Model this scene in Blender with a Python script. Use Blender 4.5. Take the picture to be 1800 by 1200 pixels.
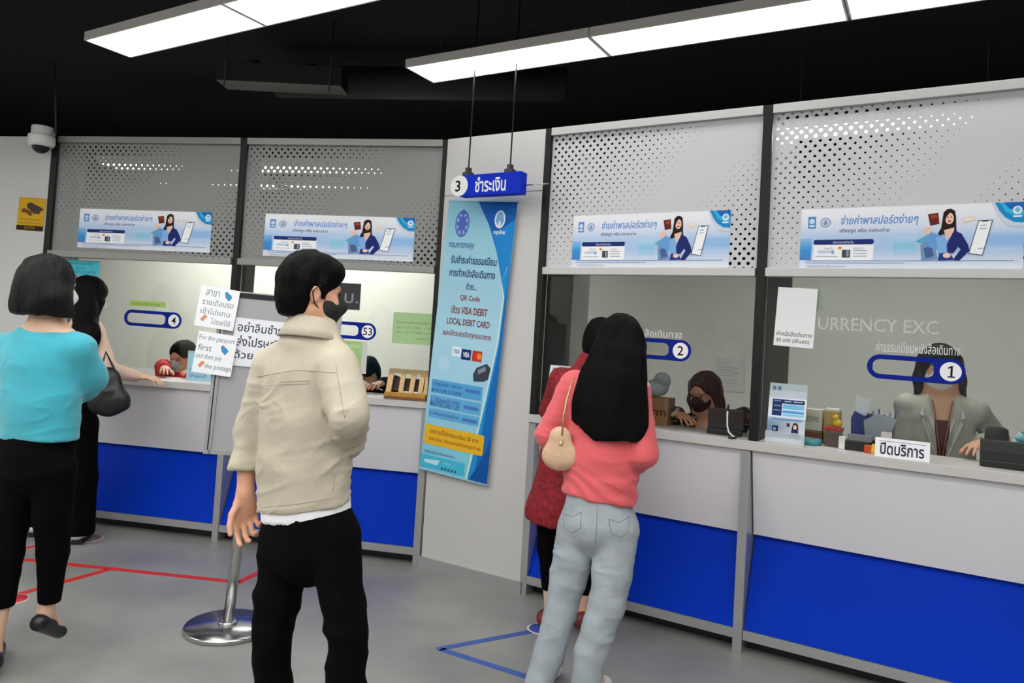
import bpy, bmesh, math, random
import numpy as np
from mathutils import Vector, Matrix
random.seed(4)
SC = bpy.context.scene
for o in list(bpy.data.objects): bpy.data.objects.remove(o)
COL = SC.collection
# ------------------------------------------------------------------ camera
FPX, PITCH, ROLL, CY, EYE = 1295.0, 0.039, 0.0598, 540.0, 1.474
_fw = np.array([0, math.cos(PITCH), math.sin(PITCH)]); _rt = np.array([1., 0, 0]); _up = np.cross(_rt, _fw)
CR = math.cos(ROLL)*_rt + math.sin(ROLL)*_up
CU = -math.sin(ROLL)*_rt + math.cos(ROLL)*_up
EYEP = np.array([0, 0, EYE])
cam = bpy.data.cameras.new('camera'); camo = bpy.data.objects.new('camera', cam); COL.objects.link(camo)
cam.sensor_width = 36; cam.lens = FPX/1800*36; cam.shift_y = -(600-CY)/1800; cam.clip_start = .05
m4 = Matrix.Identity(4)
for i in range(3):
    m4[i][0] = CR[i]; m4[i][1] = CU[i]; m4[i][2] = -_fw[i]; m4[i][3] = EYEP[i]
camo.matrix_world = m4
SC.camera = camo
# ------------------------------------------------------------------ world, exposure
W = bpy.data.worlds.new('world'); SC.world = W; W.use_nodes = True
W.node_tree.nodes['Background'].inputs[0].default_value = (.75, .78, .85, 1)
W.node_tree.nodes['Background'].inputs[1].default_value = 0.10
SC.view_settings.view_transform = 'Standard'; SC.view_settings.look = 'None'
SC.view_settings.exposure = 0.0; SC.view_settings.gamma = 1; SC.view_settings.use_curve_mapping = False
LAMP = 4.5        # emission of the LED panels over the counters
HALL_FILL = 13.0  # emission of unseen panels added as fill, stronger than the visible ones
OFFICE_LAMP = 24   # emission of the panels behind the counters
# ------------------------------------------------------------------ helpers
def P(px, py, y):
    """world point seen at a pixel of the photo, at distance y into the room"""
    d = _fw + CR*(px-900)/FPX - CU*(py-CY)/FPX
    return EYEP + d*y/d[1]
def PZ(px, y, z):
    py = 600.
    for _ in range(6):
        q = P(px, py, y); q2 = P(px, py+1, y); py += (z-q[2])/(q2[2]-q[2])
    return P(px, py, y)
class Frame:                     # a wall line: s along it, d behind it, z up
    def __init__(self, x, y, deg):
        self.p = np.array([x, y]); a = math.radians(deg)
        self.t = np.array([math.cos(a), math.sin(a)]); self.n = np.array([-math.sin(a), math.cos(a)])
        self.a = a
    def mat(self, s, d, z):
        q = self.p+self.t*s+self.n*d
        return Matrix.Translation((q[0], q[1], z)) @ Matrix.Rotation(self.a, 4, 'Z')
    def pt(self, s, d, z):
        q = self.p+self.t*s+self.n*d
        return np.array([q[0], q[1], z])
R = Frame(.82704, 3.88558, -31.0)
L = Frame(-1.56467, 4.88789, -10.74)

def s2l(c):
    return tuple((x/12.92 if x <= .04045 else ((x+.055)/1.055)**2.4) for x in c)
def rgb(r, g, b): return s2l((r/255, g/255, b/255))
MATS = {}
def mat(name, col=(200, 200, 200), rough=.5, metal=0., spec=.5, var=0., vscale=8., bump=0., bscale=60., stretch=None, emit=0., alpha=1., sheen=0., col2=None, coat=0.):
    if name in MATS: return MATS[name]
    m = bpy.data.materials.new(name); m.use_nodes = True; N = m.node_tree.nodes; K = m.node_tree.links
    b = N['Principled BSDF']; c = rgb(*col)
    b.inputs['Base Color'].default_value = (*c, 1); b.inputs['Roughness'].default_value = rough
    b.inputs['Metallic'].default_value = metal; b.inputs['Specular IOR Level'].default_value = spec
    b.inputs['Sheen Weight'].default_value = sheen; b.inputs['Alpha'].default_value = alpha
    b.inputs['Coat Weight'].default_value = coat
    tc = N.new('ShaderNodeTexCoord'); mp = N.new('ShaderNodeMapping'); K.new(tc.outputs['Object'], mp.inputs[0])
    if stretch: mp.inputs['Scale'].default_value = stretch
    if var or col2:
        n = N.new('ShaderNodeTexNoise'); n.inputs['Scale'].default_value = vscale; n.inputs['Detail'].default_value = 5
        K.new(mp.outputs[0], n.inputs['Vector'])
        r = N.new('ShaderNodeValToRGB'); r.color_ramp.elements[0].position = .3; r.color_ramp.elements[1].position = .7
        lo = rgb(*col2) if col2 else tuple(x*(1-var) for x in c)
        hi = c if col2 else tuple(min(1, x*(1+var)) for x in c)
        r.color_ramp.elements[0].color = (*lo, 1); r.color_ramp.elements[1].color = (*hi, 1)
        K.new(n.outputs['Fac'], r.inputs[0]); K.new(r.outputs[0], b.inputs['Base Color'])
    if bump:
        n2 = N.new('ShaderNodeTexNoise'); n2.inputs['Scale'].default_value = bscale; n2.inputs['Detail'].default_value = 4
        K.new(mp.outputs[0], n2.inputs['Vector'])
        bp = N.new('ShaderNodeBump'); bp.inputs['Strength'].default_value = bump; bp.inputs['Distance'].default_value = .01
        K.new(n2.outputs['Fac'], bp.inputs['Height']); K.new(bp.outputs[0], b.inputs['Normal'])
    if emit:
        b.inputs['Emission Color'].default_value = (*c, 1); b.inputs['Emission Strength'].default_value = emit
    MATS[name] = m; return m
def art_mat():
    if 'print' in MATS: return MATS['print']
    m = bpy.data.materials.new('print'); m.use_nodes = True; N = m.node_tree.nodes
    a = N.new('ShaderNodeAttribute'); a.attribute_name = 'ink'
    b = N['Principled BSDF']; b.inputs['Roughness'].default_value = .55; b.inputs['Specular IOR Level'].default_value = .12
    m.node_tree.links.new(a.outputs['Color'], b.inputs['Base Color']); MATS['print'] = m; return m
def glass_mat():
    m = bpy.data.materials.new('window_glass'); m.use_nodes = True; N = m.node_tree.nodes; K = m.node_tree.links
    N.remove(N['Principled BSDF'])
    t = N.new('ShaderNodeBsdfTransparent'); t.inputs[0].default_value = (.93, .955, .945, 1)
    g = N.new('ShaderNodeBsdfGlossy'); g.inputs['Roughness'].default_value = .02
    f = N.new('ShaderNodeFresnel'); f.inputs[0].default_value = 1.4; mx = N.new('ShaderNodeMixShader')
    K.new(f.outputs[0], mx.inputs[0]); K.new(t.outputs[0], mx.inputs[1]); K.new(g.outputs[0], mx.inputs[2])
    K.new(mx.outputs[0], N['Material Output'].inputs[0]); MATS['window_glass'] = m; return m
GLASS = glass_mat()

def tag(o, label=None, cat=None, group=None, kind=None):
    if label: o['label'] = label
    if cat: o['category'] = cat
    if group: o['group'] = group
    if kind: o['kind'] = kind
    return o
def empty(name, M, label=None, cat=None, group=None, kind=None):
    o = bpy.data.objects.new(name, None); COL.objects.link(o); o.empty_display_size = .1
    o.matrix_world = M if isinstance(M, Matrix) else Matrix.Translation(M)
    return tag(o, label, cat, group, kind)
def link(name, me, m=None, parent=None, M=None):
    o = bpy.data.objects.new(name, me); COL.objects.link(o)
    if m is not None and not me.materials: me.materials.append(m)
    if parent is not None: o.parent = parent
    if M is not None:
        if parent is not None: o.matrix_local = M
        else: o.matrix_world = M
    return o
def copy_tree(o, parent=None):
    c = o.copy(); COL.objects.link(c); c.parent = parent
    for ch in list(o.children): copy_tree(ch, c)
    return c
class MB:
    def __init__(s): s.v = []; s.f = []; s.sm = []
    def add(s, vs, fs, smooth=False):
        n = len(s.v); s.v += [tuple(map(float, v)) for v in vs]; s.f += [tuple(i+n for i in f) for f in fs]; s.sm += [smooth]*len(fs); return s
    def box(s, x0, x1, y0, y1, z0, z1, b=0.):
        if b <= 0:
            return s.add([(x, y, z) for z in (z0, z1) for y in (y0, y1) for x in (x0, x1)],
                  [(0, 2, 3, 1), (4, 5, 7, 6), (0, 1, 5, 4), (2, 6, 7, 3), (0, 4, 6, 2), (1, 3, 7, 5)])
        bm = bmesh.new(); bmesh.ops.create_cube(bm, size=1)
        for v in bm.verts: v.co = ((x0+x1)/2+v.co.x*(x1-x0), (y0+y1)/2+v.co.y*(y1-y0), (z0+z1)/2+v.co.z*(z1-z0))
        bmesh.ops.bevel(bm, geom=bm.edges[:], offset=b, segments=2, affect='EDGES', profile=.7)
        bm.verts.index_update()
        s.add([v.co[:] for v in bm.verts], [[v.index for v in f.verts] for f in bm.faces]); bm.free(); return s
    def prism(s, pts, axis, a, b):
        """extrude a polygon (2D, in the two other axes) along axis from a to b"""
        def mk(p, t):
            return {'x': (t, p[0], p[1]), 'y': (p[0], t, p[1]), 'z': (p[0], p[1], t)}[axis]
        n = len(pts); vs = [mk(p, a) for p in pts]+[mk(p, b) for p in pts]
        return s.add(vs, [tuple(range(n)), tuple(range(2*n-1, n-1, -1))]+[(i, i+n, (i+1) % n+n, (i+1) % n) for i in range(n)])
    def tube(s, pts, r, n=10, cap=True, smooth=True):
        pts = [np.array(p, float) for p in pts]; m = len(pts); rs = r if hasattr(r, '__len__') else [r]*m
        vs = []; up = None
        for i, p in enumerate(pts):
            t = pts[min(i+1, m-1)]-pts[max(i-1, 0)]; t /= np.linalg.norm(t)+1e-9
            if up is None: up = np.array([0, 0, 1.]) if abs(t[2]) < .9 else np.array([1., 0, 0])
            u = np.cross(t, up); u /= np.linalg.norm(u)+1e-9; w = np.cross(u, t); up = w
            for k in range(n):
                a = 2*math.pi*k/n; vs.append(p+rs[i]*(math.cos(a)*u+math.sin(a)*w))
        fs = [(i*n+k, i*n+(k+1) % n, (i+1)*n+(k+1) % n, (i+1)*n+k) for i in range(m-1) for k in range(n)]
        s.add(vs, fs, smooth)
        if cap:
            c = len(s.v)-len(vs); s.f += [tuple(c+k for k in range(n))[::-1], tuple(c+(m-1)*n+k for k in range(n))]; s.sm += [False, False]
        return s
    def lathe(s, prof, n=32, c=(0, 0, 0), smooth=True):
        vs = []
        for r, z in prof:
            for k in range(n):
                a = 2*math.pi*k/n; vs.append((c[0]+r*math.cos(a), c[1]+r*math.sin(a), c[2]+z))
        m = len(prof)
        fs = [(i*n+k, i*n+(k+1) % n, (i+1)*n+(k+1) % n, (i+1)*n+k) for i in range(m-1) for k in range(n)]
        fs += [tuple(range(n))[::-1], tuple((m-1)*n+k for k in range(n))]
        return s.add(vs, fs, smooth)
    def ball(s, c, r, n=16, m=10):
        rr = r if hasattr(r, '__len__') else (r, r, r)
        vs = []
        for i in range(m+1):
            t = math.pi*i/m
            for k in range(n):
                a = 2*math.pi*k/n; vs.append((c[0]+rr[0]*math.sin(t)*math.cos(a), c[1]+rr[1]*math.sin(t)*math.sin(a), c[2]+rr[2]*math.cos(t)))
        return s.add(vs, [(i*n+k, (i+1)*n+k, (i+1)*n+(k+1) % n, i*n+(k+1) % n) for i in range(m) for k in range(n)], True)
    def mesh(s, name):
        me = bpy.data.meshes.new(name); me.from_pydata(s.v, [], s.f)
        me.polygons.foreach_set('use_smooth', s.sm); me.update(); return me
    def build(s, name, m, parent=None, M=None):
        return link(name, s.mesh(name), m, parent, M)
# ------------------------------------------------------------------ flat printed art
_TXT = {}
def text_polys(body, bold=0.):
    key = (body, bold)
    if key not in _TXT:
        cu = bpy.data.curves.new('text', 'FONT'); cu.body = body; cu.size = 1; cu.resolution_u = 2; cu.offset = bold
        o = bpy.data.objects.new('text', cu); COL.objects.link(o)
        me = bpy.data.meshes.new_from_object(o.evaluated_get(bpy.context.evaluated_depsgraph_get()))
        vs = np.array([v.co[:2] for v in me.vertices]) if len(me.vertices) else np.zeros((1, 2))
        fs = [tuple(p.vertices) for p in me.polygons]
        vs -= vs.min(0); _TXT[key] = (vs, fs, vs.max(0))
        bpy.data.objects.remove(o); bpy.data.curves.remove(cu); bpy.data.meshes.remove(me)
    return _TXT[key]
class Art:
    """flat print, u right 0..w, v up 0..h, facing -y; inks stacked a hair apart"""
    def __init__(s, w, h, flip=True):
        s.w, s.h = w, h; s.v = []; s.f = []; s.c = []; s.lay = 0
    def y(s): s.lay += 1; return -.00004*s.lay-.0002
    def poly(s, pts, col):
        y = s.y(); n = len(s.v); s.v += [(a*s.w, y, (1-b)*s.h) for a, b in pts]; s.f.append(tuple(range(n, n+len(pts)))); s.c.append(rgb(*col)); return s
    def rect(s, u0, u1, v0, v1, col): return s.poly([(u0, v0), (u0, v1), (u1, v1), (u1, v0)], col)
    def ell(s, u, v, ru, rv, col, n=24): return s.poly([(u+ru*math.cos(-2*math.pi*k/n), v+rv*math.sin(-2*math.pi*k/n)) for k in range(n)], col)
    def rrect(s, u0, u1, v0, v1, r, col):
        ru, rv = r/s.w, r/s.h; pts = []
        for (cx, cy, a0) in ((u1-ru, v0+rv, -90), (u1-ru, v1-rv, 0), (u0+ru, v1-rv, 90), (u0+ru, v0+rv, 180)):
            for k in range(7):
                a = math.radians(a0+15*k); pts.append((cx+ru*math.cos(a), cy+rv*math.sin(a)))
        return s.poly(pts[::-1], col)
    def grad(s, u0, u1, v0, v1, cols, n=24):
        for i in range(n):
            t = (i+.5)/n*(len(cols)-1); j = min(int(t), len(cols)-2); t -= j
            c = tuple(cols[j][k]*(1-t)+cols[j+1][k]*t for k in range(3))
            s.lay -= 1; s.rect(u0, u1, v0+(v1-v0)*i/n, v0+(v1-v0)*(i+1)/n, c)
        s.lay += 1; return s
    def text(s, body, u0, v0, v1, col, u1=None, bold=0., slant=0., center=False):
        """text between v0 (top) and v1 (bottom); squeezed to end at u1 when given"""
        vs, fs, mx = text_polys(body, bold)
        sc = (v1-v0)*s.h/mx[1]; sx = sc
        if u1 is not None: sx = (u1-u0)*s.w/mx[0]
        y = s.y(); n = len(s.v); x0 = u0*s.w-(mx[0]*sx/2 if center else 0)
        s.v += [(x0+a*sx+slant*b*sc, y, (1-v1)*s.h+b*sc) for a, b in vs]
        s.f += [tuple(i+n for i in f) for f in fs]; s.c += [rgb(*col)]*len(fs); return s
    def back(s, col, t=.0006):
        """a real sheet behind the inks"""
        n = len(s.v); w, h = s.w, s.h
        s.v += [(0, 0, 0), (w, 0, 0), (w, 0, h), (0, 0, h), (0, t, 0), (w, t, 0), (w, t, h), (0, t, h)]
        q = [(0, 1, 2, 3), (7, 6, 5, 4), (0, 4, 5, 1), (1, 5, 6, 2), (2, 6, 7, 3), (3, 7, 4, 0)]
        s.f += [tuple(i+n for i in f) for f in q]; s.c += [rgb(*col)]*6; return s
    def mesh(s, name, warp=None):
        v = s.v if warp is None else [warp(*p) for p in s.v]
        me = bpy.data.meshes.new(name); me.from_pydata(v, [], s.f)
        at = me.attributes.new('ink', 'FLOAT_COLOR', 'CORNER')
        d = np.ones((len(me.loops), 4), np.float32)
        lt = np.array([len(f) for f in s.f]); d[:, :3] = np.repeat(np.array(s.c), lt, axis=0)
        at.data.foreach_set('color', d.ravel()); me.materials.append(art_mat()); me.update(); return me
# ------------------------------------------------------------------ materials
M_floor = mat('grey_vinyl_floor', (150, 149, 145), .34, spec=.45, vscale=1.7, col2=(118, 119, 119), bump=.03, bscale=40)
M_white = mat('white_paint', (198, 197, 195), .6, bump=.02, bscale=90)
M_office = mat('office_paint', (214, 214, 208), .7)
M_black = mat('black_ceiling_paint', (36, 36, 40), .9, spec=.15)
M_post = mat('black_post', (17, 17, 19), .5, spec=.3)
M_alu = mat('aluminium', (176, 177, 178), .38, .55)
M_steel = mat('brushed_steel', (190, 190, 190), .22, 1.)
M_sheet = mat('powder_coated_sheet', (196, 196, 201), .42, .0, spec=.6)
M_sheet_shaded = mat('shaded_coated_sheet', (130, 132, 131), .42, .0, spec=.5)  # left sheets: same coating, dark ceiling reflection put into the colour
M_rail_shaded = mat('shaded_shutter_rail', (140, 139, 136), .4, .3)  # left rails, darkened in colour to go with the shaded sheets
M_rail = mat('shutter_rail', (186, 186, 186), .4, .35)
M_panel = mat('white_laminate', (224, 222, 228), .4)
M_blue = mat('blue_laminate', (0, 50, 182), .5, spec=.06)
M_top = mat('grey_worktop', (196, 194, 192), .35)
M_dark = mat('dark_plastic', (22, 22, 24), .4)
M_wplastic = mat('white_plastic', (228, 228, 226), .4)
M_lamp = mat('lit_diffuser', (255, 254, 250), .5, emit=LAMP)
M_hall_fill = mat('hall_fill_diffuser', (255, 254, 250), .5, emit=HALL_FILL)
M_olamp = mat('lit_office_diffuser', (255, 252, 244), .5, emit=OFFICE_LAMP)
M_lhouse = mat('lamp_housing', (236, 232, 226), .5)
M_pipe = mat('dull_black_metal', (58, 58, 60), .5, .3)
M_red = mat('red_tape', (196, 38, 34), .5, var=.12, vscale=30)
M_btape = mat('blue_tape', (52, 84, 158), .5, var=.1, vscale=30)
M_base = mat('grey_skirting', (126, 124, 122), .4, .2)
def struct(name, mb, m, M=None): return tag(mb.build(name, m, None, M), kind='structure')
F0 = Matrix.Identity(4)
# ------------------------------------------------------------------ the setting
struct('floor', MB().box(-7, 6, -5, 9.5, -.1, 0), M_floor)
struct('ceiling', MB().box(-7, 6, -5, 9.5, 3.55, 3.65), M_black)
struct('wall_rear', MB().box(-7, 6, -5.1, -5, 0, 3.55), M_white)
struct('wall_right', MB().box(6, 6.1, -5, 9.5, 0, 3.55), M_white)
struct('wall_far_left', MB().box(-7.1, -7, -5, 9.5, 0, 3.55), M_white)
struct('wall_back', MB().box(-7, 6, 9.5, 9.6, 0, 3.55), M_black)
LM, RM = L.mat(0, 0, 0), R.mat(0, 0, 0)
struct('wall_left', MB().box(-4.6, -1.822, 0, .12, 0, 2.7), M_white, LM)
struct('baseboard_left', MB().box(-4.6, -1.83, -.012, 0, 0, .075), M_base, LM)
struct('wall_office_left', MB().box(-5.5, 1.6, 2.2, 2.3, 0, 2.07), M_office, LM)
struct('wall_office_right', MB().box(-1.9, 3.4, 2.2, 2.3, 0, 2.07), M_office, RM)
pil = MB().box(-1.515, -.803, 0, .72, 0, 2.335).box(-1.515, -.803, 0, .72, 2.341, 2.705).box(-1.51, -.81, .006, .71, 2.33, 2.345)
struct('wall_pillar', pil, M_white, RM)
struct('baseboard_pillar', MB().box(-1.528, -.79, -.013, 0, 0, .07).box(-.803, -.79, 0, .4, 0, .07).box(-1.528, -1.515, 0, .4, 0, .07), M_alu, RM)
n = 0
for fr, s0, s1, fin in ((L, -1.815, -1.77, .28), (L, -.34, -.295, .22), (L, 1.08, 1.122, .2), (R, -.803, -.765, .40), (R, .44, .485, .72), (R, 1.70, 1.745, .4)):
    n += 1
    mb = MB().box(s0, s1, -.004, .045, 1.031, 2.705, .004)
    mb.box((s0+s1)/2-.006, s1-.002, .045, fin, 1.031, 2.69)
    struct('trim_%d' % n, mb, M_post, fr.mat(0, 0, 0))
# counters: one unit per window
def counter(fr, s0, s1, label, first, last):
    t = empty('service_counter', fr.mat((s0+s1)/2, 0, 0), label, 'counter', 'service counters under the windows')
    w = (s1-s0)/2; a, b = -w, w
    fm = MB()
    fm.box(b-.047, b-.002, -.002, .26, .0, .98, .003)
    if first: fm.box(a, a+.045, -.002, .26, .0, .98, .003)
    x0 = a+.045 if first else a; x1 = b-.047
    fm.box(x0, x1, .0, .03, .064, .11)
    fm.build('frame', M_alu, t)
    MB().prism([(.012, .98), (.128, .55), (.168, .55), (.168, .562), (.142, .562), (.027, .98)], 'x', x0+.002, x1-.002).build('upper_panel', M_panel, t)
    MB().prism([(.164, .549), (.008, .112), (.022, .106), (.178, .549)], 'x', x0+.002, x1-.002).build('lower_panel', M_blue, t)
    MB().box(x0, x1, .09, .11, 0, .064).build('toe_kick', M_dark, t)
    MB().box(x0, x1, .24, .26, .07, .98).build('back_board', M_panel, t)
    return t
counter(L, -1.79, -.295, 'white and blue service counter under window number 4, left of the sign stand', True, False)
counter(L, -.293, 1.10, 'white and blue service counter under window number 53, behind the person in the cream jacket', False, True)
counter(R, -.803, .455, 'white and blue service counter under window number 2, behind the person in the pink top', True, False)
counter(R, .457, 1.725, 'white and blue service counter under window number 1, at the right edge', False, True)
for fr, s0, s1, lab in ((L, -1.80, 1.115, 'long grey worktop left of the pillar, running along windows 4 and 53'), (R, -.803, 1.74, 'long grey worktop right of the pillar, running along windows 2 and 1')):
    tag(MB().box(s0, s1, -.014, .325, .984, 1.03, .004).build('worktop', M_top, None, fr.mat(0, 0, 0)), lab, 'worktop')
# glass panes
n = 0
for fr, s0, s1 in ((L, -1.77, -.34), (L, -.295, 1.08), (R, -.765, .44), (R, .485, 1.70)):
    n += 1
    struct('window_%d' % n, MB().box(s0+.001, s1-.001, .046, .052, 1.103, 1.9), GLASS, fr.mat(0, 0, 0))
# perforated shutters
def perforated(w, h, name, grey):
    NSEG = 12; t = .0012
    vs, fs = [], []
    pu, pv = .0445, .0243
    def add(a, b): 
        vs.append((a, 0, b)); vs.append((a, t, b)); return len(vs)-2
    rows = int(h/pv); pv = h/rows; cols = round(w/pu); pu = w/cols
    def quad(x0, x1, z0, z1):
        i = [add(*p) for p in ((x0, z0), (x1, z0), (x1, z1), (x0, z1))]
        fs.append(tuple(i)); fs.append(tuple(k+1 for k in i[::-1]))
    for j in range(rows):
        z0 = j*pv; zc = z0+pv/2; v = 1-zc/h
        sh = (j % 2)*pu/2
        if sh: quad(0, sh, z0, z0+pv); quad(w-pu/2, w, z0, z0+pv)
        for i in range(cols-(1 if sh else 0)):
            x0 = sh+i*pu; xc = x0+pu/2; u = xc/w
            ub = .84-.42*v
            if u < ub: r = .0088*min(1, max(0, (ub-u)/.52))**.75*(1-.66*v)
            else: r = .0092*min(1, max(0, (u-ub-.05)/.40))**.8*(.20+.80*v)
            if r < .0015: quad(x0, x0+pu, z0, z0+pv); continue
            o, c = [], []
            for k in range(NSEG):
                an = 2*math.pi*k/NSEG; ca, sa = math.cos(an), math.sin(an)
                m = min((pu/2)/abs(ca) if abs(ca) > 1e-6 else 9, (pv/2)/abs(sa) if abs(sa) > 1e-6 else 9)
                o.append(add(xc+ca*m, zc+sa*m)); c.append(add(xc+ca*r, zc+sa*r))
            cn = {}
            for k in range(NSEG):
                k2 = (k+1) % NSEG
                # add the rectangle's corner where the fan turns it
                p, q = vs[o[k]], vs[o[k2]]
                side = lambda z: abs(abs(z[2]-zc)-pv/2) < 1e-6
                if side(p) != side(q):
                    x = q[0] if not side(q) else p[0]; z = p[2] if side(p) else q[2]
                    e = add(x, z)
                    fs.append((o[k], e, o[k2], c[k2], c[k])); fs.append((c[k]+1, c[k2]+1, o[k2]+1, e+1, o[k]+1))
                else:
                    fs.append((o[k], o[k2], c[k2], c[k])); fs.append((c[k]+1, c[k2]+1, o[k2]+1, o[k]+1))
                fs.append((c[k], c[k2], c[k2]+1, c[k]+1))
    me = bpy.data.meshes.new(name); me.from_pydata(vs, [], fs); me.update(); me.materials.append(M_sheet_shaded if grey else M_sheet); return me
SHEET = {}
for fr, s0, s1, lab in ((L, -1.768, -.342, 'shade-coloured perforated metal shutter above window 4, leftmost of the four'),
                        (L, -.293, 1.078, 'shade-coloured perforated metal shutter above window 53, just left of the pillar'),
                        (R, -.763, .438, 'pale perforated metal shutter above window 2, just right of the pillar'),
                        (R, .487, 1.698, 'pale perforated metal shutter above window 1, cut by the right edge')):
    t = empty('roller_shutter', fr.mat(s0, 0, 1.843), lab, 'shutter', 'perforated shutters over the windows')
    w = s1-s0; k = round(w, 1); grey = fr is L  # left shutters take the colours with shade painted in
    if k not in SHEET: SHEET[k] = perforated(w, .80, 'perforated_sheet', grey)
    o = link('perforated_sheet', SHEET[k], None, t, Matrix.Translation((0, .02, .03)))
    MB().box(0, w, -.006, .035, .818, .862, .002).build('top_rail', M_rail_shaded if grey else M_rail, t)
    MB().box(0, w, -.02, .035, .0, .042, .003).build('bottom_rail', M_rail_shaded if grey else M_rail, t)
# ------------------------------------------------------------------ lamps
def ceiling_light(x, y, z, ang, label, m, wires=True, group='LED ceiling panels of the hall'):
    t = empty('ceiling_light', Matrix.Translation((x, y, z)) @ Matrix.Rotation(math.radians(ang), 4, 'Z'), label, 'ceiling light', group)
    l, w = .595, .142
    hb = MB().box(-l, l, -w, -w+.009, 0, .05).box(-l, l, w-.009, w, 0, .05).box(-l, -l+.009, -w+.009, w-.009, 0, .05).box(l-.009, l, -w+.009, w-.009, 0, .05).box(-l+.009, l-.009, -w+.009, w-.009, .04, .05)
    hb.build('housing', M_lhouse, t)
    MB().box(-l+.009, l-.009, -w+.009, w-.009, .004, .012).build('diffuser', m, t)
    if wires:
        for sx in (-.45, .45): MB().tube([(sx, 0, .05), (sx, 0, 3.55-z)], .0015, 6).build('suspension_wire', M_pipe, t)
    return t
U = np.array([.8634, -.5045])
for i in range(3):
    p = np.array([-1.975, 4.02])+U*1.197*i
    ceiling_light(p[0], p[1], 3.03, -30.3, ['lit white ceiling panel at upper left, first of its row', 'lit white ceiling panel at upper left, cut by the top edge', 'white ceiling panel further along the upper left row'][i], M_lamp)
for i in range(4):
    p = np.array([-.135, 4.15])+U*1.197*i
    ceiling_light(p[0], p[1], 3.03, -30.3, ['lit white ceiling panel nearest the pillar, left end of the long row', 'lit white ceiling panel in the middle of the long row', 'lit white ceiling panel of the long row cut by the top right edge', 'white ceiling panel of the long row beyond the right edge'][i], M_lamp)
for r in (2.0, 3.2, 4.4, 5.6, 6.8):  # extra lamp rows out of view, put in to brighten the hall
    for i in range(8):
        p = np.array([-.135, 4.15])+np.array([-.5045, -.8634])*r+U*(1.197*i-(1.2 if r < 3 else 4.5))
        ceiling_light(p[0], p[1], 3.03, -30.3, 'unseen white ceiling panel added as fill behind the photographer', M_hall_fill, group='fill ceiling panels added behind the photographer')
for fr, s, d in ((L, -1.6, 1.0), (L, -.3, 1.0), (L, -1.6, 1.7), (L, -.3, 1.7), (R, .95, .62)):
    q = fr.pt(s, d, 0)
    ceiling_light(q[0], q[1], 2.72, math.degrees(fr.a), 'lit ceiling panel behind the perforated shutters', M_olamp, True, 'office ceiling panels')
# cable tray hanging from the black ceiling
t = empty('cable_tray', Matrix.Translation((-1.68, 5.06, 3.1)) @ Matrix.Rotation(-.03, 4, 'Z'), 'dark cable tray hanging on rods from the black ceiling', 'cable tray')
MB().box(-.43, .43, -.1, .1, 0, .012).box(-.43, .43, -.1, -.09, .012, .13).box(-.43, .43, .09, .1, .012, .13).build('tray', M_pipe, t)
for sx in (-.36, .36): MB().tube([(sx, -.12, -.05), (sx, -.12, .45)], .006, 8).build('hanger_rod', M_pipe, t)
for sx in (-.3, .1): MB().prism([(sx, .13), (sx+.1, .19), (sx+.13, .17), (sx+.04, .13)], 'y', -.05, .05).build('bracket', M_pipe, t)
tag(MB().tube([(-1.9, 5.6, 3.32), (.3, 5.3, 3.32)], .12, 20).build('duct', mat('black_duct', (34, 34, 37), .6), None), 'round dark duct under the black ceiling', 'duct')
tag(MB().tube([P(97, 110, 5.1), P(98, 236, 5.1)], .006, 6).build('conduit', M_pipe), 'thin dark conduit dropping from the ceiling above the camera', 'conduit')
# ------------------------------------------------------------------ things on and around the counters
def on(fr, px, py, d=0.):
    """(s, z) where the sight line through a pixel meets the plane d behind a wall line"""
    k = P(px, py, 1.)-EYEP; q = fr.p+fr.n*d-EYEP[:2]
    t = (q@fr.n)/(k[:2]@fr.n); X = EYEP+k*t
    return float((X[:2]-fr.p)@fr.t), float(X[2])
def onz(px, py, z=0.):
    k = P(px, py, 1.)-EYEP; return EYEP+k*((z-EYE)/k[2])
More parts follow.
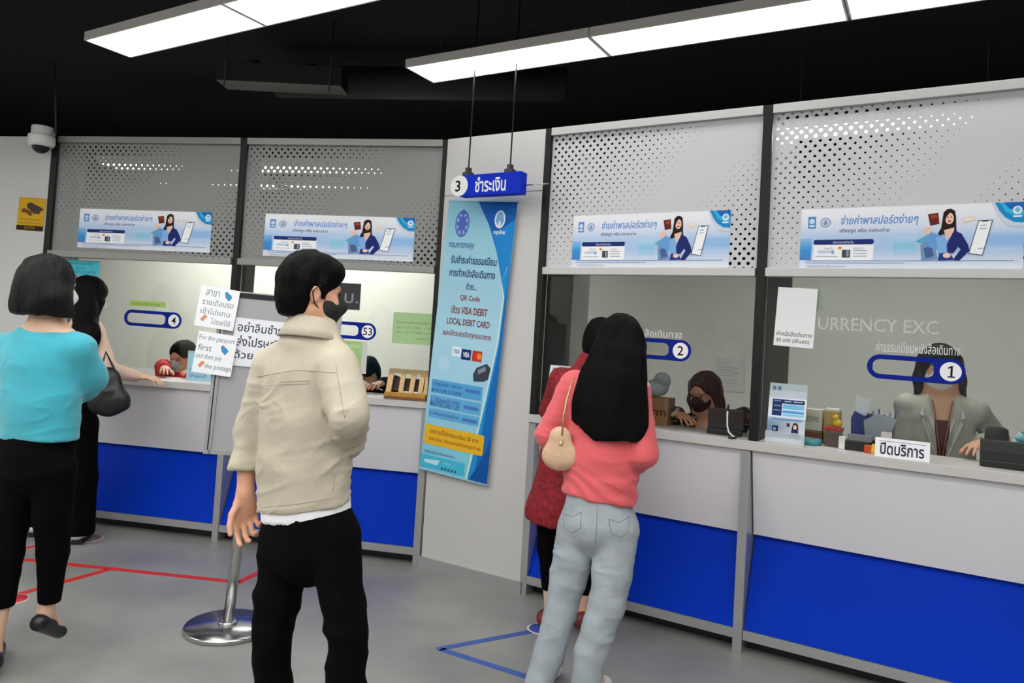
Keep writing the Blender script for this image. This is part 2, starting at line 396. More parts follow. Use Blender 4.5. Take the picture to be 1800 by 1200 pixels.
# advertising strips taped on the shutters
def strip_mesh():
    a = Art(1., .335); a.back((235, 238, 245))
    a.grad(0, 1, 0, 1, [(238, 240, 246), (232, 236, 245), (214, 224, 243), (176, 203, 238), (170, 200, 236), (206, 217, 238), (226, 230, 240)], 28)
    a.grad(.0, .058, .5, .86, [(150, 190, 235), (60, 150, 215), (80, 130, 200)], 8)
    a.grad(.85, 1, .4, .72, [(200, 218, 242), (150, 190, 236), (150, 190, 236), (190, 212, 240)], 8)
    a.grad(.45, .55, .48, .78, [(190, 215, 240), (140, 200, 230), (176, 208, 238)], 8)
    a.rect(.036, .076, .13, .33, (86, 140, 205)); a.ell(.056, .21, .014, .045, (200, 220, 240)); a.rect(.042, .07, .27, .30, (220, 232, 245))
    a.ell(.124, .235, .026, .082, (120, 150, 195)); a.ell(.124, .235, .021, .066, (205, 214, 230)); a.poly([(.124, .18), (.112, .25), (.118, .28), (.130, .28), (.136, .25)], (130, 155, 200))
    a.text('จ่ายค่าพาสปอร์ตง่ายๆ', .195, .12, .31, (98, 148, 214), .555, .02, .12)
    a.text('เพียงรูด หรือ สแกนจ่าย', .195, .335, .425, (74, 84, 110), .43, .015)
    a.rrect(.068, .36, .52, .865, .012, (243, 245, 249)); a.rrect(.068, .36, .52, .605, .01, (28, 46, 112)); a.text('ช่องทางการชำระเงิน', .165, .54, .585, (220, 228, 245), .265)
    a.text('บัตรเครดิต', .12, .645, .68, (90, 100, 130), .165); a.text('สแกนจ่าย', .265, .645, .68, (90, 100, 130), .31)
    for v in (.70, .745, .79): a.rect(.265, .33, v, v+.012, (140, 150, 180))
    a.rect(.09, .155, .70, .745, (190, 205, 230)); a.rect(.158, .172, .70, .76, (130, 165, 215)); a.rect(.08, .19, .795, .805, (150, 160, 190))
    a.rrect(.21, .25, .69, .82, .004, (70, 74, 84)); a.rect(.232, .243, .70, .80, (150, 156, 168)); a.ell(.2, .66, .012, .03, (250, 226, 160)); a.rect(.193, .207, .645, .675, (200, 120, 50))
    # passport, hand
    a.poly([(.60, .145), (.645, .125), (.652, .30), (.612, .325)], (104, 38, 30)); a.poly([(.612, .165), (.638, .153), (.642, .2), (.616, .215)], (165, 70, 50)); a.ell(.601, .40, .017, .06, (236, 196, 176))
    # flying tickets
    a.poly([(.55, .57), (.615, .44), (.64, .5), (.62, .66)], (96, 170, 210)); a.poly([(.572, .62), (.628, .56), (.65, .85), (.578, .87)], (120, 150, 190)); a.poly([(.586, .68), (.62, .63), (.633, .8), (.598, .84)], (70, 100, 150))
    a.poly([(.745, .23), (.80, .19), (.803, .25), (.752, .29)], (232, 218, 196)); a.poly([(.76, .235), (.792, .215), (.794, .24), (.764, .262)], (240, 234, 224))
    # woman in a navy jacket
    a.poly([(.668, .12), (.683, .075), (.700, .07), (.716, .10), (.722, .2), (.724, .36), (.728, .46), (.64, .53), (.648, .44), (.66, .36)], (40, 26, 26))
    a.poly([(.615, .42), (.60, .55), (.608, .66), (.66, .72), (.672, .50)], (104, 160, 222)); a.poly([(.64, .52), (.672, .46), (.705, .55), (.70, .84), (.655, .84)], (130, 178, 232))
    a.poly([(.672, .40), (.715, .36), (.716, .44), (.684, .56)], (238, 198, 178)); a.ell(.694, .22, .0185, .088, (240, 200, 180)); a.ell(.694, .262, .007, .014, (190, 50, 60)); a.ell(.687, .2, .0035, .008, (60, 36, 36)); a.ell(.701, .2, .0035, .008, (60, 36, 36))
    a.poly([(.668, .12), (.69, .085), (.71, .12), (.695, .13), (.68, .2), (.674, .3), (.664, .34)], (40, 26, 26))
    a.poly([(.716, .40), (.748, .46), (.775, .62), (.783, .72), (.74, .88), (.715, .86), (.745, .70), (.735, .66), (.715, .76), (.69, .75), (.686, .62)], (30, 42, 110)); a.poly([(.655, .76), (.70, .74), (.72, .86), (.65, .87)], (36, 56, 132)); a.ell(.688, .79, .017, .04, (240, 204, 186))
    # phone
    a.poly([(.815, .26), (.876, .255), (.838, .80), (.778, .77)], (84, 92, 112)); a.poly([(.818, .272), (.871, .268), (.835, .785), (.783, .758)], (246, 247, 250)); a.poly([(.83, .262), (.858, .26), (.856, .28), (.831, .282)], (60, 64, 80))
    for v in (.33, .38, .68): a.poly([(.824-.02*(v-.33), v), (.85-.02*(v-.33), v-.004), (.849-.02*(v-.33), v+.014), (.823-.02*(v-.33), v+.018)], (150, 190, 225))
    # corner wave and emblem
    a.poly([(.868, 0), (.885, .12), (.905, .24), (.93, .33), (.965, .37), (1, .36), (1, 0)], (206, 216, 232)); a.poly([(.88, 0), (.9, .13), (.925, .23), (.96, .30), (1, .31), (1, 0)], (28, 142, 206)); a.poly([(.90, .0), (.925, .14), (.96, .2), (1, .2), (1, 0)], (60, 180, 222)); a.poly([(.915, 0), (.94, .1), (1, .13), (1, 0)], (24, 108, 188))
    a.ell(.972, .12, .019, .062, (232, 240, 248)); a.poly([(.96, .11), (.972, .07), (.984, .11), (.978, .15), (.966, .15)], (120, 190, 230)); a.rect(.955, .99, .2, .225, (225, 238, 250))
    a.rect(.03, .965, .868, .876, (96, 128, 188)); a.rect(.03, .5, .905, .914, (110, 140, 196)); a.text('*เงื่อนไขเป็นไปตามที่ธนาคารกำหนด', .04, .945, .98, (120, 130, 155), .23)
    return a.mesh('advertising_strip')
me = strip_mesh()
for fr, c0, c1, lab in ((L, (140, 366), (368, 444), 'blue and white advertising strip with a woman in navy on the leftmost shutter'),
                        (L, (466, 375), (725, 460), 'blue and white advertising strip on the shutter just left of the pillar'),
                        (R, (1008, 379), (1280, 470), 'blue and white advertising strip on the shutter just right of the pillar'),
                        (R, (1408, 368), (1798, 473), 'blue and white advertising strip on the rightmost shutter')):
    s0, z1 = on(fr, *c0, .015); s1, z0 = on(fr, *c1, .015); s0 += .003
    o = link('advertising_strip', me, None, None, fr.mat(s0, .018, z0) @ Matrix.Diagonal((s1-s0, 1, (z1-z0)/.335, 1)))
    tag(o, lab, 'poster', 'advertising strips on the shutters')
# window numbers
def number_sticker(fr, s0, s1, zc, num, lab, tilt=-.012):
    h = .112; w = s1-s0; t = empty('number_sticker', fr.mat(s0, .040, zc-h/2) @ Matrix.Rotation(-tilt, 4, 'Y'), lab, 'window number', 'blue window number stickers')
    def ring(x0, x1, r, n=14):
        return [(x1-r+r*math.cos(a), h/2+r*math.sin(a)) for a in np.linspace(-math.pi/2, math.pi/2, n)]+[(x0+r+r*math.cos(a), h/2+r*math.sin(a)) for a in np.linspace(math.pi/2, 3*math.pi/2, n)]
    o = ring(0, w, h/2); i = ring(.021, w-.118, .034)
    i = [((max(.024, min(w-.122, x))), z) for x, z in i]
    n = len(o); vs = [(x, -.001, z) for x, z in o+i]+[(x, .003, z) for x, z in o+i]
    fs = []
    for k in range(n):
        k2 = (k+1) % n
        fs += [(k, k2, n+k2, n+k), (2*n+k, 3*n+k, 3*n+k2, 2*n+k2), (k, 2*n+k, 2*n+k2, k2), (n+k, n+k2, 3*n+k2, 3*n+k)]
    MB().add(vs, fs).build('capsule', mat('sticker_blue', (8, 34, 136), .5, spec=.1), t)
    a = Art(.084, .084); a.lay = 30; a.ell(.5, .5, .5, .5, (240, 241, 243), 32)
    if num == '1': a.poly([(.36, .30), (.52, .19), (.59, .19), (.59, .74), (.70, .74), (.70, .81), (.37, .81), (.37, .74), (.49, .74), (.49, .30), (.38, .37)], (20, 22, 30))
    else: a.text(num, .5, .2, .8, (20, 22, 30), None, .012, center=True)
    link('number_disc', a.mesh('number_disc'), None, t, Matrix.Translation((w-.099, 0, .014)))
    return t
number_sticker(L, -1.160, -.716, 1.446, '4', 'blue capsule sticker with number 4 on the leftmost window')
number_sticker(L, .26, .695, 1.452, '53', 'blue capsule sticker with number 53 on the window left of the pillar')
number_sticker(R, -.30, .118, 1.455, '2', 'blue capsule sticker with number 2 on the window right of the pillar')
number_sticker(R, .951, 1.343, 1.437, '1', 'blue capsule sticker with number 1 on the rightmost window')
def lettering(fr, body, c0, c1, zt, zb, col, lab, d=.0445):
    s0 = on(fr, *c0, d)[0]; s1 = on(fr, *c1, d)[0]; a = Art(s1-s0, zt-zb); a.text(body, 0, 0, 1, col, 1)
    me = a.mesh('window_lettering'); return tag(link('window_lettering', me, None, None, fr.mat(s0, d, zb)), lab, 'lettering')
lettering(R, 'ค่าธรรมเนียมหนังสือเดินทาง', (1540, 610), (1688, 610), 1.555, 1.505, (226, 228, 230), 'white Thai lettering on the rightmost window, above its number 1')
lettering(R, 'ค่าธรรมเนียมหนังสือเดินทาง', (1030, 580), (1199, 585), 1.560, 1.515, (226, 228, 230), 'white Thai lettering on the window beside the pillar, above its number 2')
lettering(R, 'CURRENCY EXC', (1418, 545), (1650, 560), 1.655, 1.595, (206, 205, 200), 'faint pale lettering across the top of window 1')
# papers
def sheet(fr, s0, s1, z0, z1, d, art, name, lab, cat, tilt=0., group=None, curl=0.):
    w, h = s1-s0, z1-z0; a = Art(w, h); art(a)
    warp = (lambda x, y, z: (x, y-curl*math.sin(math.pi*min(1, max(0, 1-z/h)))*.5*w, z)) if curl else None
    return tag(link(name, a.mesh(name, warp), None, None, fr.mat(s0, d, z0) @ Matrix.Rotation(tilt, 4, 'Y')), lab, cat, group)
def px_sheet(fr, c0, c1, d, *r, **k):
    s0, z1 = on(fr, *c0, d); s1, z0 = on(fr, *c1, d); return sheet(fr, s0, s1, z0, z1, d, *r, **k)
def art_white(lines, v0=.72, col=(60, 62, 70), base=(238, 239, 242)):
    def f(a):
        a.back(base); a.rect(0, 1, 0, 1, base)
        n = len(lines); dv = (.97-v0)/n
        for i, (tx, u0, u1) in enumerate(lines): a.text(tx, u0, v0+dv*i+.02, v0+dv*(i+.86), col, u1, .012)
    return f
px_sheet(R, (1364, 504), (1429, 610), .036, art_white([('ค่าหนังสือเดินทาง', .06, .95), ('30 บาท (เงินสด)', .06, .9)]), 'paper_notice', 'white paper notice taped at the left end of window 1', 'notice', .04)
px_sheet(R, (1436, 504), (1462, 545), .056, lambda a: (a.back((205, 204, 198)), a.rect(0, 1, 0, 1, (205, 204, 198))), 'paper_slip', 'small pale slip taped behind the glass of window 1', 'notice')
def art_teal(a):
    a.back((74, 176, 196)); a.rect(0, 1, 0, 1, (74, 176, 196)); a.text('กรุณาติดต่อช่อง', .12, .1, .34, (24, 70, 96), .85); a.text('ถัดไป', .4, .42, .6, (24, 70, 96), .62); a.text('PLEASE NEXT COUNTER', .08, .7, .88, (24, 70, 96), .92)
px_sheet(L, (108, 456), (173, 485), .038, art_teal, 'paper_notice', 'teal paper notice at the top left of window 4', 'notice')
def art_lime(a):
    a.back((168, 200, 110)); a.rect(0, 1, 0, 1, (168, 200, 110)); a.text('รับชำระเงิน 4 ช่อง', .1, .2, .8, (78, 84, 50), .85)
px_sheet(L, (227, 527), (291, 541), .038, art_lime, 'paper_label', 'small lime green label above the number 4 sticker', 'notice')
def art_green(a):
    a.back((164, 198, 146)); a.rect(0, 1, 0, 1, (164, 198, 146))
    for v, t in ((.26, 'อัตราค่าธรรมเนียมหนังสือเดินทาง'), (.43, 'เล่ม 5 ปี  1,000  + 30'), (.58, 'เล่ม 10 ปี 1,500 บาท')): a.text(t, .1, v, v+.09, (112, 120, 84), .98)
    a.text('ขอบคุณค่ะ', .6, .77, .86, (120, 110, 84), .95)
px_sheet(L, (692, 548), (757, 607), .036, art_green, 'paper_notice', 'large pale green notice on window 53 beside the pillar', 'notice')
def art_green2(a):
    a.back((200, 204, 196)); a.rect(0, 1, 0, 1, (200, 204, 196)); a.rect(0, .8, 0, 1, (160, 196, 136)); a.rect(.2, .75, .1, .22, (176, 208, 150)); a.text('บัตรคิว', .1, .4, .5, (110, 130, 90), .7)
px_sheet(L, (600, 598), (643, 657), .037, art_green2, 'paper_notice', 'narrow green notice on window 53 below the number sticker', 'notice')
def art_darkcard(a):
    a.back((62, 63, 66)); a.rect(0, 1, 0, 1, (62, 63, 66)); a.text('30 บ.', .05, .3, .75, (150, 152, 156), .95)
px_sheet(L, (560, 495), (632, 545), .037, art_darkcard, 'dark_card', 'dark grey card with pale letters on window 53', 'notice')
def art_blue(a):
    a.back((168, 208, 228)); a.rect(0, 1, 0, 1, (168, 208, 228)); a.text('กรุณาเตรียมเงิน', .1, .55, .68, (50, 120, 170), .9); a.text('ให้พอดี', .1, .75, .88, (50, 120, 170), .8)
px_sheet(L, (331, 616), (370, 672), .034, art_blue, 'paper_leaflet', 'pale blue leaflet at the right end of window 4, behind the sign stand', 'leaflet')
# yellow camera notice and dome camera on the left wall
def art_cctv(a):
    a.back((206, 164, 34)); a.rect(0, 1, 0, 1, (206, 164, 34)); a.rect(0, 1, .85, 1, (52, 34, 24)); a.rect(.03, .97, .03, .035, (150, 60, 40))
    a.poly([(.3, .2), (.45, .14), (.95, .32), (.88, .4), (.8, .38), (.62, .5), (.42, .36), (.34, .33)], (70, 62, 58)); a.poly([(.12, .4), (.2, .32), (.5, .42), (.55, .52), (.48, .56), (.28, .46), (.15, .46)], (112, 66, 36)); a.ell(.75, .43, .1, .06, (96, 60, 40))
    a.text('WARNING', .1, .64, .69, (150, 50, 36), .88); a.text('บริเวณนี้มีกล้องวงจรปิด', .08, .73, .80, (120, 60, 30), .92); a.text('CCTV', .3, .88, .96, (206, 164, 34), .7)
px_sheet(L, (33, 346), (75, 405), -.004, art_cctv, 'camera_notice', 'yellow and black CCTV notice on the white left wall', 'notice', .03)
s, z = on(L, 72, 222, -.1)
t = empty('dome_camera', L.mat(s, -.085, z), 'white dome security camera at the top of the left wall', 'security camera')
MB().lathe([(.005, .0), (.066, .0), (.068, -.005), (.068, -.055), (.072, -.06), (.083, -.064), (.085, -.075), (.084, -.12), (.077, -.135), (.06, -.142), (.02, -.142)], 32).box(-.03, .03, .02, .085, -.07, -.02).build('housing', M_wplastic, t)
MB().ball((.004, -.006, -.135), (.056, .056, .056), 24, 14).build('dome', mat('smoked_dome', (16, 16, 18), .08), t)
# pillar banner
def banner_art():
    a = Art(.505, 1.69); a.back((222, 236, 244), .002)
    a.grad(0, 1, 0, 1, [(128, 184, 206), (150, 200, 218), (158, 204, 224), (166, 210, 230), (160, 208, 230), (140, 202, 226), (120, 198, 222)], 40)
    a.poly([(.44, 0), (.62, .08), (.78, .18), (.9, .285), (.96, .22), (1, .12), (1, 0)], (30, 120, 196)); a.poly([(.44, 0), (.56, .055), (.72, .12), (1, .06), (1, 0)], (22, 92, 172)); a.poly([(.72, .12), (.9, .285), (.97, .2), (1, .12), (1, .06)], (34, 132, 204))
    a.poly([(1, .12), (.95, .24), (.90, .285), (.96, .34), (.95, .5), (.86, .72), (.72, 1), (1, 1)], (36, 140, 206)); a.poly([(1, .2), (.97, .36), (.96, .52), (.88, .74), (.80, 1), (1, 1)], (24, 106, 184)); a.poly([(1, .82), (.92, .9), (.74, 1), (1, 1)], (18, 84, 160))
    a.poly([(.90, .285), (.955, .34), (.94, .5), (.85, .72), (.71, 1), (.69, 1), (.835, .72), (.925, .5), (.94, .34)], (214, 234, 220))
    a.ell(.24, .085, .105, .05, (72, 100, 178)); a.ell(.24, .085, .09, .042, (150, 170, 214)); a.ell(.24, .085, .055, .028, (78, 104, 182))
    for k in range(8):
        b = k*math.pi/4; a.ell(.24+.07*math.cos(b), .085+.033*math.sin(b), .018, .008, (84, 110, 186))
    a.poly([(.24, .028), (.2, .05), (.28, .05)], (72, 100, 178))
    a.text('กรมการกงสุล', .08, .155, .182, (52, 76, 150), .45, .012)
    a.ell(.78, .065, .075, .032, (226, 236, 244)); a.poly([(.72, .07), (.74, .045), (.78, .035), (.82, .045), (.84, .07), (.8, .09), (.79, .07), (.77, .07), (.76, .09)], (120, 170, 210)); a.text('กรุงไทย', .71, .102, .122, (230, 240, 250), .87, .02)
    D = (34, 52, 110); B = (128, 54, 40)
    a.text('รับชำระค่าธรรมเนียม', .13, .20, .232, D, .80, .02); a.text('การทำหนังสือเดินทาง', .13, .25, .28, D, .80, .02); a.text('ด้วย...', .40, .298, .325, D, .56, .02)
    a.text('QR Code', .33, .345, .368, B, .62, .02); a.text('บัตร VISA DEBIT', .22, .385, .415, B, .75, .02); a.text('LOCAL DEBIT CARD', .17, .432, .456, B, .80, .02); a.text('และบัตรเครดิตทุกธนาคาร', .13, .476, .504, B, .84, .016)
    a.rrect(.30, .43, .535, .57, .006, (226, 238, 246)); a.text('VISA', .32, .544, .56, (40, 80, 160), .41, .02); a.rrect(.44, .58, .54, .578, .004, (24, 44, 112)); a.text('VISA', .465, .55, .568, (240, 240, 246), .56, .03); a.rrect(.60, .74, .54, .578, .004, (190, 60, 44)); a.ell(.64, .559, .035, .011, (210, 44, 36)); a.ell(.7, .559, .035, .011, (232, 140, 44))
    a.poly([(.64, .625), (.68, .60), (.82, .58), (.88, .595), (.86, .635), (.80, .645), (.66, .65)], (58, 64, 76)); a.poly([(.70, .608), (.80, .59), (.82, .605), (.72, .622)], (130, 140, 156)); a.ell(.2, .60, .085, .025, (178, 214, 236))
    for v0, v1, c in ((.665, .715, (84, 160, 214)), (.722, .765, (96, 170, 218)), (.772, .805, (96, 170, 218))): a.rect(.05, .80, v0, v1, c)
    for v, t in ((.672, '1. ค่าธรรมเนียม 1,000 บาท'), (.695, 'ผ่าน QR CODE'), (.73, '2. บัตรเครดิต VISA'), (.747, 'MASTERCARD 1.0%'), (.782, '3. บัตรเดบิตกรุงไทย')): a.text(t, .06, v, v+.016, (40, 70, 140), .5, .012)
    for v in (.68, .74, .785): a.rect(.56, .77, v, v+.012, (70, 120, 196))
    a.rrect(.02, .90, .832, .905, .014, (226, 178, 44)); a.text('รายการนี้มีค่าธรรมเนียม 30 บาท', .1, .845, .864, (120, 70, 20), .82, .014); a.text('ยกเว้น บัตรเครดิตกรุงไทย', .1, .874, .893, (150, 60, 20), .86, .014)
    a.text('*เงื่อนไขเป็นไปตามที่ธนาคารกำหนด', .04, .925, .936, (60, 90, 150), .5)
    a.rect(0, .66, .945, .99, (70, 184, 214)); a.poly([(.05, .962), (.3, .955), (.26, .975), (.08, .972)], (190, 226, 240)); a.text('กรุงไทย', .36, .955, .968, (150, 214, 232), .46)
    for k in range(5): a.ell(.34+.05*k, .982, .016, .005, (60, 80, 100))
    return a.mesh('vertical_banner')
a0 = on(R, 789, 353, -.03); a1 = on(R, 737, 822, -.03)
t = empty('vertical_banner', R.mat(a1[0]+.002, -.03, a1[1]) @ Matrix.Rotation(math.atan2(a0[0]-a1[0], a0[1]-a1[1]), 4, 'Y'), 'tall blue hanging banner with fee information on the white pillar', 'banner')
link('printed_sheet', banner_art(), None, t)
for zz in (0, 1.69): MB().box(-.004, .509, -.004, .006, zz-.004, zz+.004, .001).build('hem_bar', mat('banner_bar', (150, 190, 214), .4), t)
# hanging sign 3
D3 = -.24
q0 = on(R, 806, 345, D3); q1 = on(R, 914, 338, D3); q2 = on(R, 806, 312, D3)
t = empty('hanging_sign', R.mat(q0[0], D3, q0[1]), 'blue hanging sign with a white number 3 in front of the pillar', 'sign')
w = q1[0]-q0[0]; h = .125
MB().box(0, w, 0, .07, 0, h, .006).build('sign_box', mat('sign_blue', (6, 46, 196), .5, spec=.1), t)
a = Art(w, h); a.lay = 10; a.ell(.0, .5, .062/w*1.0, .062/h, (238, 239, 241), 36); a.text('3', -.02, .24, .78, (24, 26, 34), None, .02, center=True); a.text('ชำระเงิน', .27, .14, .86, (240, 242, 246), .77, .02)
link('lettering', a.mesh('lettering'), None, t)
for px in (823, 896):
    s, z = on(R, px, 295, D3+.03); x = s-q0[0]
    c = MB().box(x-.026, x+.026, .012, .058, h-.004, h+.022, .003).box(x-.014, x+.014, .02, .05, h+.022, h+.05, .004).build('clamp', M_dark, t)
    MB().tube([(x, .035, h+.04), (x, .035, 3.55-q0[1])], .0045, 8).build('hanger_rod', M_dark, t)
MB().tube([(w, .035, .05), (w+.16, .035, .05)], .003, 6).build('stay_rod', M_steel, t)
# closed sign, brochure holders, pen stand, wooden rack on the worktops
c0 = on(R, 1537, 806, .0); c1 = on(R, 1634, 812, .0)
t = empty('closed_sign', R.mat(c0[0], .0, 1.0305), 'folded white card sign with handwritten Thai words on the worktop of window 1', 'sign')
w = c1[0]-c0[0]
MB().prism([(-.004, 0), (.012, .084), (.016, .084), (.045, 0), (.041, 0), (.014, .078), (.0, 0)], 'x', 0, w).build('card', mat('white_card', (236, 237, 240), .6), t)
a = Art(w, .08); a.text('ปิดบริการ', .1, .18, .85, (40, 44, 70), .9, .018); a.rect(.08, .93, .1, .13, (130, 150, 190))
link('handwriting', a.mesh('handwriting', lambda x, y, z: (x, y-.005+z*.19, z)), None, t)
def brochure_art(a):
    a.back((226, 234, 244)); a.rect(0, 1, 0, 1, (228, 236, 246)); a.grad(0, 1, .58, .98, [(196, 218, 242), (120, 176, 226), (70, 130, 205)], 14)
    for u in (.08, .22): a.rect(u, u+.09, .05, .12, (120, 150, 195))
    a.rect(.1, .95, .27, .34, (30, 44, 92)); a.rect(.1, .36, .27, .55, (34, 50, 100)); a.rect(.38, .95, .35, .43, (120, 190, 232)); a.rect(.38, .95, .45, .5, (88, 166, 220)); a.rect(.38, .95, .51, .55, (140, 200, 236))
    for v in (.29, .37, .45): a.rect(.14, .32, v, v+.02, (120, 140, 180))
    a.rect(.42, .6, .29, .31, (170, 185, 215)); a.rect(.66, .9, .29, .31, (170, 185, 215))
    a.poly([(.62, .9), (.66, .74), (.74, .66), (.8, .74), (.9, .9)], (34, 44, 92)); a.ell(.74, .71, .06, .045, (238, 202, 184)); a.poly([(.66, .74), (.69, .66), (.76, .64), (.82, .68), (.84, .78), (.79, .74), (.77, .68), (.71, .69), (.69, .78)], (36, 26, 28)); a.rect(.52, .6, .66, .72, (90, 40, 36)); a.rrect(.14, .3, .72, .86, .004, (30, 34, 52)); a.rect(.17, .24, .75, .8, (120, 160, 210)); a.rect(.1, .92, .60, .62, (110, 150, 200)); a.rect(.06, .94, .92, .99, (240, 244, 248))
def brochure(fr, c0, c1, d, lab, rz=0):
    s0, _ = on(fr, *c0, d); s1, _ = on(fr, *c1, d); w = s1-s0
    t = empty('brochure_holder', fr.mat(s0, d, 1.0305) @ Matrix.Rotation(rz, 4, 'Z'), lab, 'brochure holder', 'acrylic brochure holders')
    a = Art(w, .285); brochure_art(a); lean = .16
    link('leaflet', a.mesh('leaflet', lambda x, y, z: (x, y+.012+z*lean, z+.006)), None, t)
    MB().box(-.003, w+.003, -.004, .05, 0, .004).prism([(-.004, .0), (-.001, .0), (.009, .06), (.006, .06)], 'x', -.003, w+.003).build('acrylic_stand', mat('clear_acrylic', (225, 232, 236), .1, alpha=.35), t)
brochure(R, (1345, 780), (1412, 783), .0, 'acrylic holder with a blue leaflet on the worktop at the left of window 1')
brochure(R, (955, 720), (1015, 730), -.01, 'acrylic holder with a blue leaflet half hidden behind the person in red')
# pen on a flexible white stem, with its foot
s, _ = on(R, 1290, 770, .03)
t = empty('counter_pen', R.mat(s, .0, 1.0305), 'counter pen on a curved white stem beside the black divider of window 2', 'pen')
MB().lathe([(.005, 0), (.022, 0), (.022, .006), (.008, .01)], 20).build('base', M_dark, t)
MB().tube([(.012, 0, .01), (.0, 0, .012), (-.02, .0, .03), (-.028, .0, .06), (-.03, .0, .11), (-.03, 0, .15)], .0042, 8).build('stem', M_wplastic, t)
MB().tube([(-.03, 0, .135), (-.026, -.004, .165)], .006, 8).build('pen_cap', M_dark, t)
# wooden rack
s0, _ = on(L, 678, 695, .02); s1, _ = on(L, 752, 700, .02); w = s1-s0
t = empty('wooden_rack', L.mat(s0, -.005, 1.0305), 'small slatted wooden rack on the worktop beside the pillar', 'rack')
WD = mat('pale_wood', (205, 172, 118), .5, var=.14, vscale=12, stretch=(1, 1, 8)); WD2 = mat('golden_wood', (178, 128, 48), .45, var=.12, vscale=12)
MB().box(0, w, -.015, .10, 0, .016, .003).build('foot', mat('brown_wood', (120, 74, 40), .5), t)
MB().box(.004, w-.004, -.016, .03, .016, .042, .004).build('front_ledge', WD2, t)
def slat(u0, u1, z0, z1, y=0, th=.012): return MB().prism([(y+z0*.34, z0), (y+z1*.34, z1), (y+z1*.34+th, z1), (y+z0*.34+th, z0)], 'x', u0, u1)
H = .19
fr_ = slat(0, .035, .03, H); fr_.build('frame_bar', WD, t); slat(w-.03, w, .03, H).build('frame_bar', WD, t); slat(.035, w-.03, H-.03, H).build('frame_bar', WD, t)
for u in (.085, .155, .215): slat(u, u+.03, .03, H-.03).build('slat', WD, t)
slat(.03, w-.03, .05, .13, .03, .004).build('dark_card', mat('dark_brown_card', (58, 30, 26), .6), t)
# things behind window 1
def bx(fr, px0, px1, d, dz, h, m, name, lab, cat, depth=.1, b=.003, z0=1.0305):
    s0, _ = on(fr, px0, 770, d); s1, _ = on(fr, px1, 770, d)
    t = empty(name, fr.mat(s0, d, z0+dz), lab, cat); w = s1-s0
    return t, w, depth
t, w, dp = bx(R, 1412, 1445, .25, 0, .13, None, 'carton', 'white and brown carton behind the leaflet at window 1', 'box')
MB().box(0, w, 0, .1, 0, .06, .003).build('tray', mat('brown_card', (120, 74, 52), .7), t); MB().box(.004, w-.004, .004, .096, .06, .165, .003).build('lid', mat('cream_card', (222, 218, 204), .6), t)
a = Art(w*.8, .03); a.text('0990', .1, 0, 1, (120, 110, 96), .9); link('print', a.mesh('print'), None, t, Matrix.Translation((.006, .0038, .1)))
t, w, dp = bx(R, 1447, 1474, .26, 0, .13, None, 'file_box', 'tan card file box behind window 1', 'box')
MB().box(0, w, 0, .09, 0, .165, .003).build('shell', mat('tan_card', (196, 164, 100), .6), t); MB().box(.006, w-.006, .01, .08, .165, .175).build('papers', mat('white_card', (236, 237, 240), .6), t)
t, w, dp = bx(R, 1450, 1478, .165, 0, .13, None, 'stamp_tray', 'red topped tray with a yellow toy duck behind window 1', 'tray')
MB().box(0, w, 0, .08, 0, .075, .004).build('tub', mat('smoked_tub', (96, 84, 76), .3), t); MB().box(-.004, w+.004, -.004, .084, .075, .092, .003).build('lid', mat('red_plastic', (178, 26, 36), .4), t)
s, _ = on(R, 1472, 735, .19)
t = empty('toy_duck', R.mat(s, .195, 1.0305+.0925), 'small yellow toy on the red lid behind window 1', 'toy')
MB().ball((0, 0, .02), (.024, .018, .02)).ball((-.008, 0, .048), (.013, .013, .013)).build('body', mat('yellow_plastic', (230, 196, 30), .4), t); MB().ball((-.022, -.002, .046), (.008, .006, .004), 10, 6).build('beak', mat('orange_plastic', (220, 120, 30), .4), t)
s, _ = on(R, 1428, 770, .14)
t = empty('tape_roll', R.mat(s-.012, .15, 1.0305), 'teal roll on the desk behind window 1', 'tape')
MB().lathe([(.03, 0), (.055, 0), (.055, .028), (.03, .028), (.03, 0)], 28).build('ring', mat('teal_plastic', (70, 150, 160), .4), t); MB().lathe([(.026, .001), (.03, .001), (.03, .027), (.026, .027)], 28).build('core', mat('brown_card'), t)
t, w, dp = bx(R, 1496, 1531, .27, 0, .2, None, 'tissue_pack', 'dark blue tissue pack with white tissue behind window 1', 'tissue pack')
MB().prism([(0, 0), (w*.95, 0), (w, .14), (w*.96, .17), (w*.6, .155), (w*.12, .175), (-.004, .14)], 'y', 0, .08).build('pack', mat('navy_plastic', (20, 42, 128), .35, bump=.2, bscale=30), t)
MB().prism([(w*.1, .15), (w*.8, .14), (w*.86, .2), (w*.84, .245), (w*.5, .235), (w*.14, .255)], 'y', .03, .05).build('tissue', mat('white_tissue', (232, 234, 240), .8, bump=.3, bscale=30), t)
a = Art(w*.3, .012); a.text('SOFT', 0, 0, 1, (150, 170, 220), 1); link('print', a.mesh('print'), None, t, Matrix.Translation((w*.4, -.0012, .02)) @ Matrix.Rotation(-math.pi/2, 4, 'Y'))
t, w, dp = bx(R, 1521, 1566, .185, 0, .13, None, 'pen_holder', 'black mesh organiser of pens and clear bags behind window 1', 'organiser')
MB().box(0, w, 0, .07, 0, .1, .003).build('tray', M_dark, t)
for k in range(6):
    MB().tube([(.012+.02*k, .03, .06), (.004+.024*k, .035, .175+.012*(k % 3))], .004, 7).build('pen', mat(['pen_black', 'pen_grey', 'pen_blue'][k % 3], [(30, 30, 34), (120, 122, 128), (40, 60, 140)][k % 3], .4), t)
MB().prism([(.0, .05), (.1, .05), (.13, .16), (.05, .18), (-.01, .14)], 'y', -.004, -.001).build('clear_bag', mat('grey_film', (170, 176, 188), .25, alpha=.7, bump=.3), t)
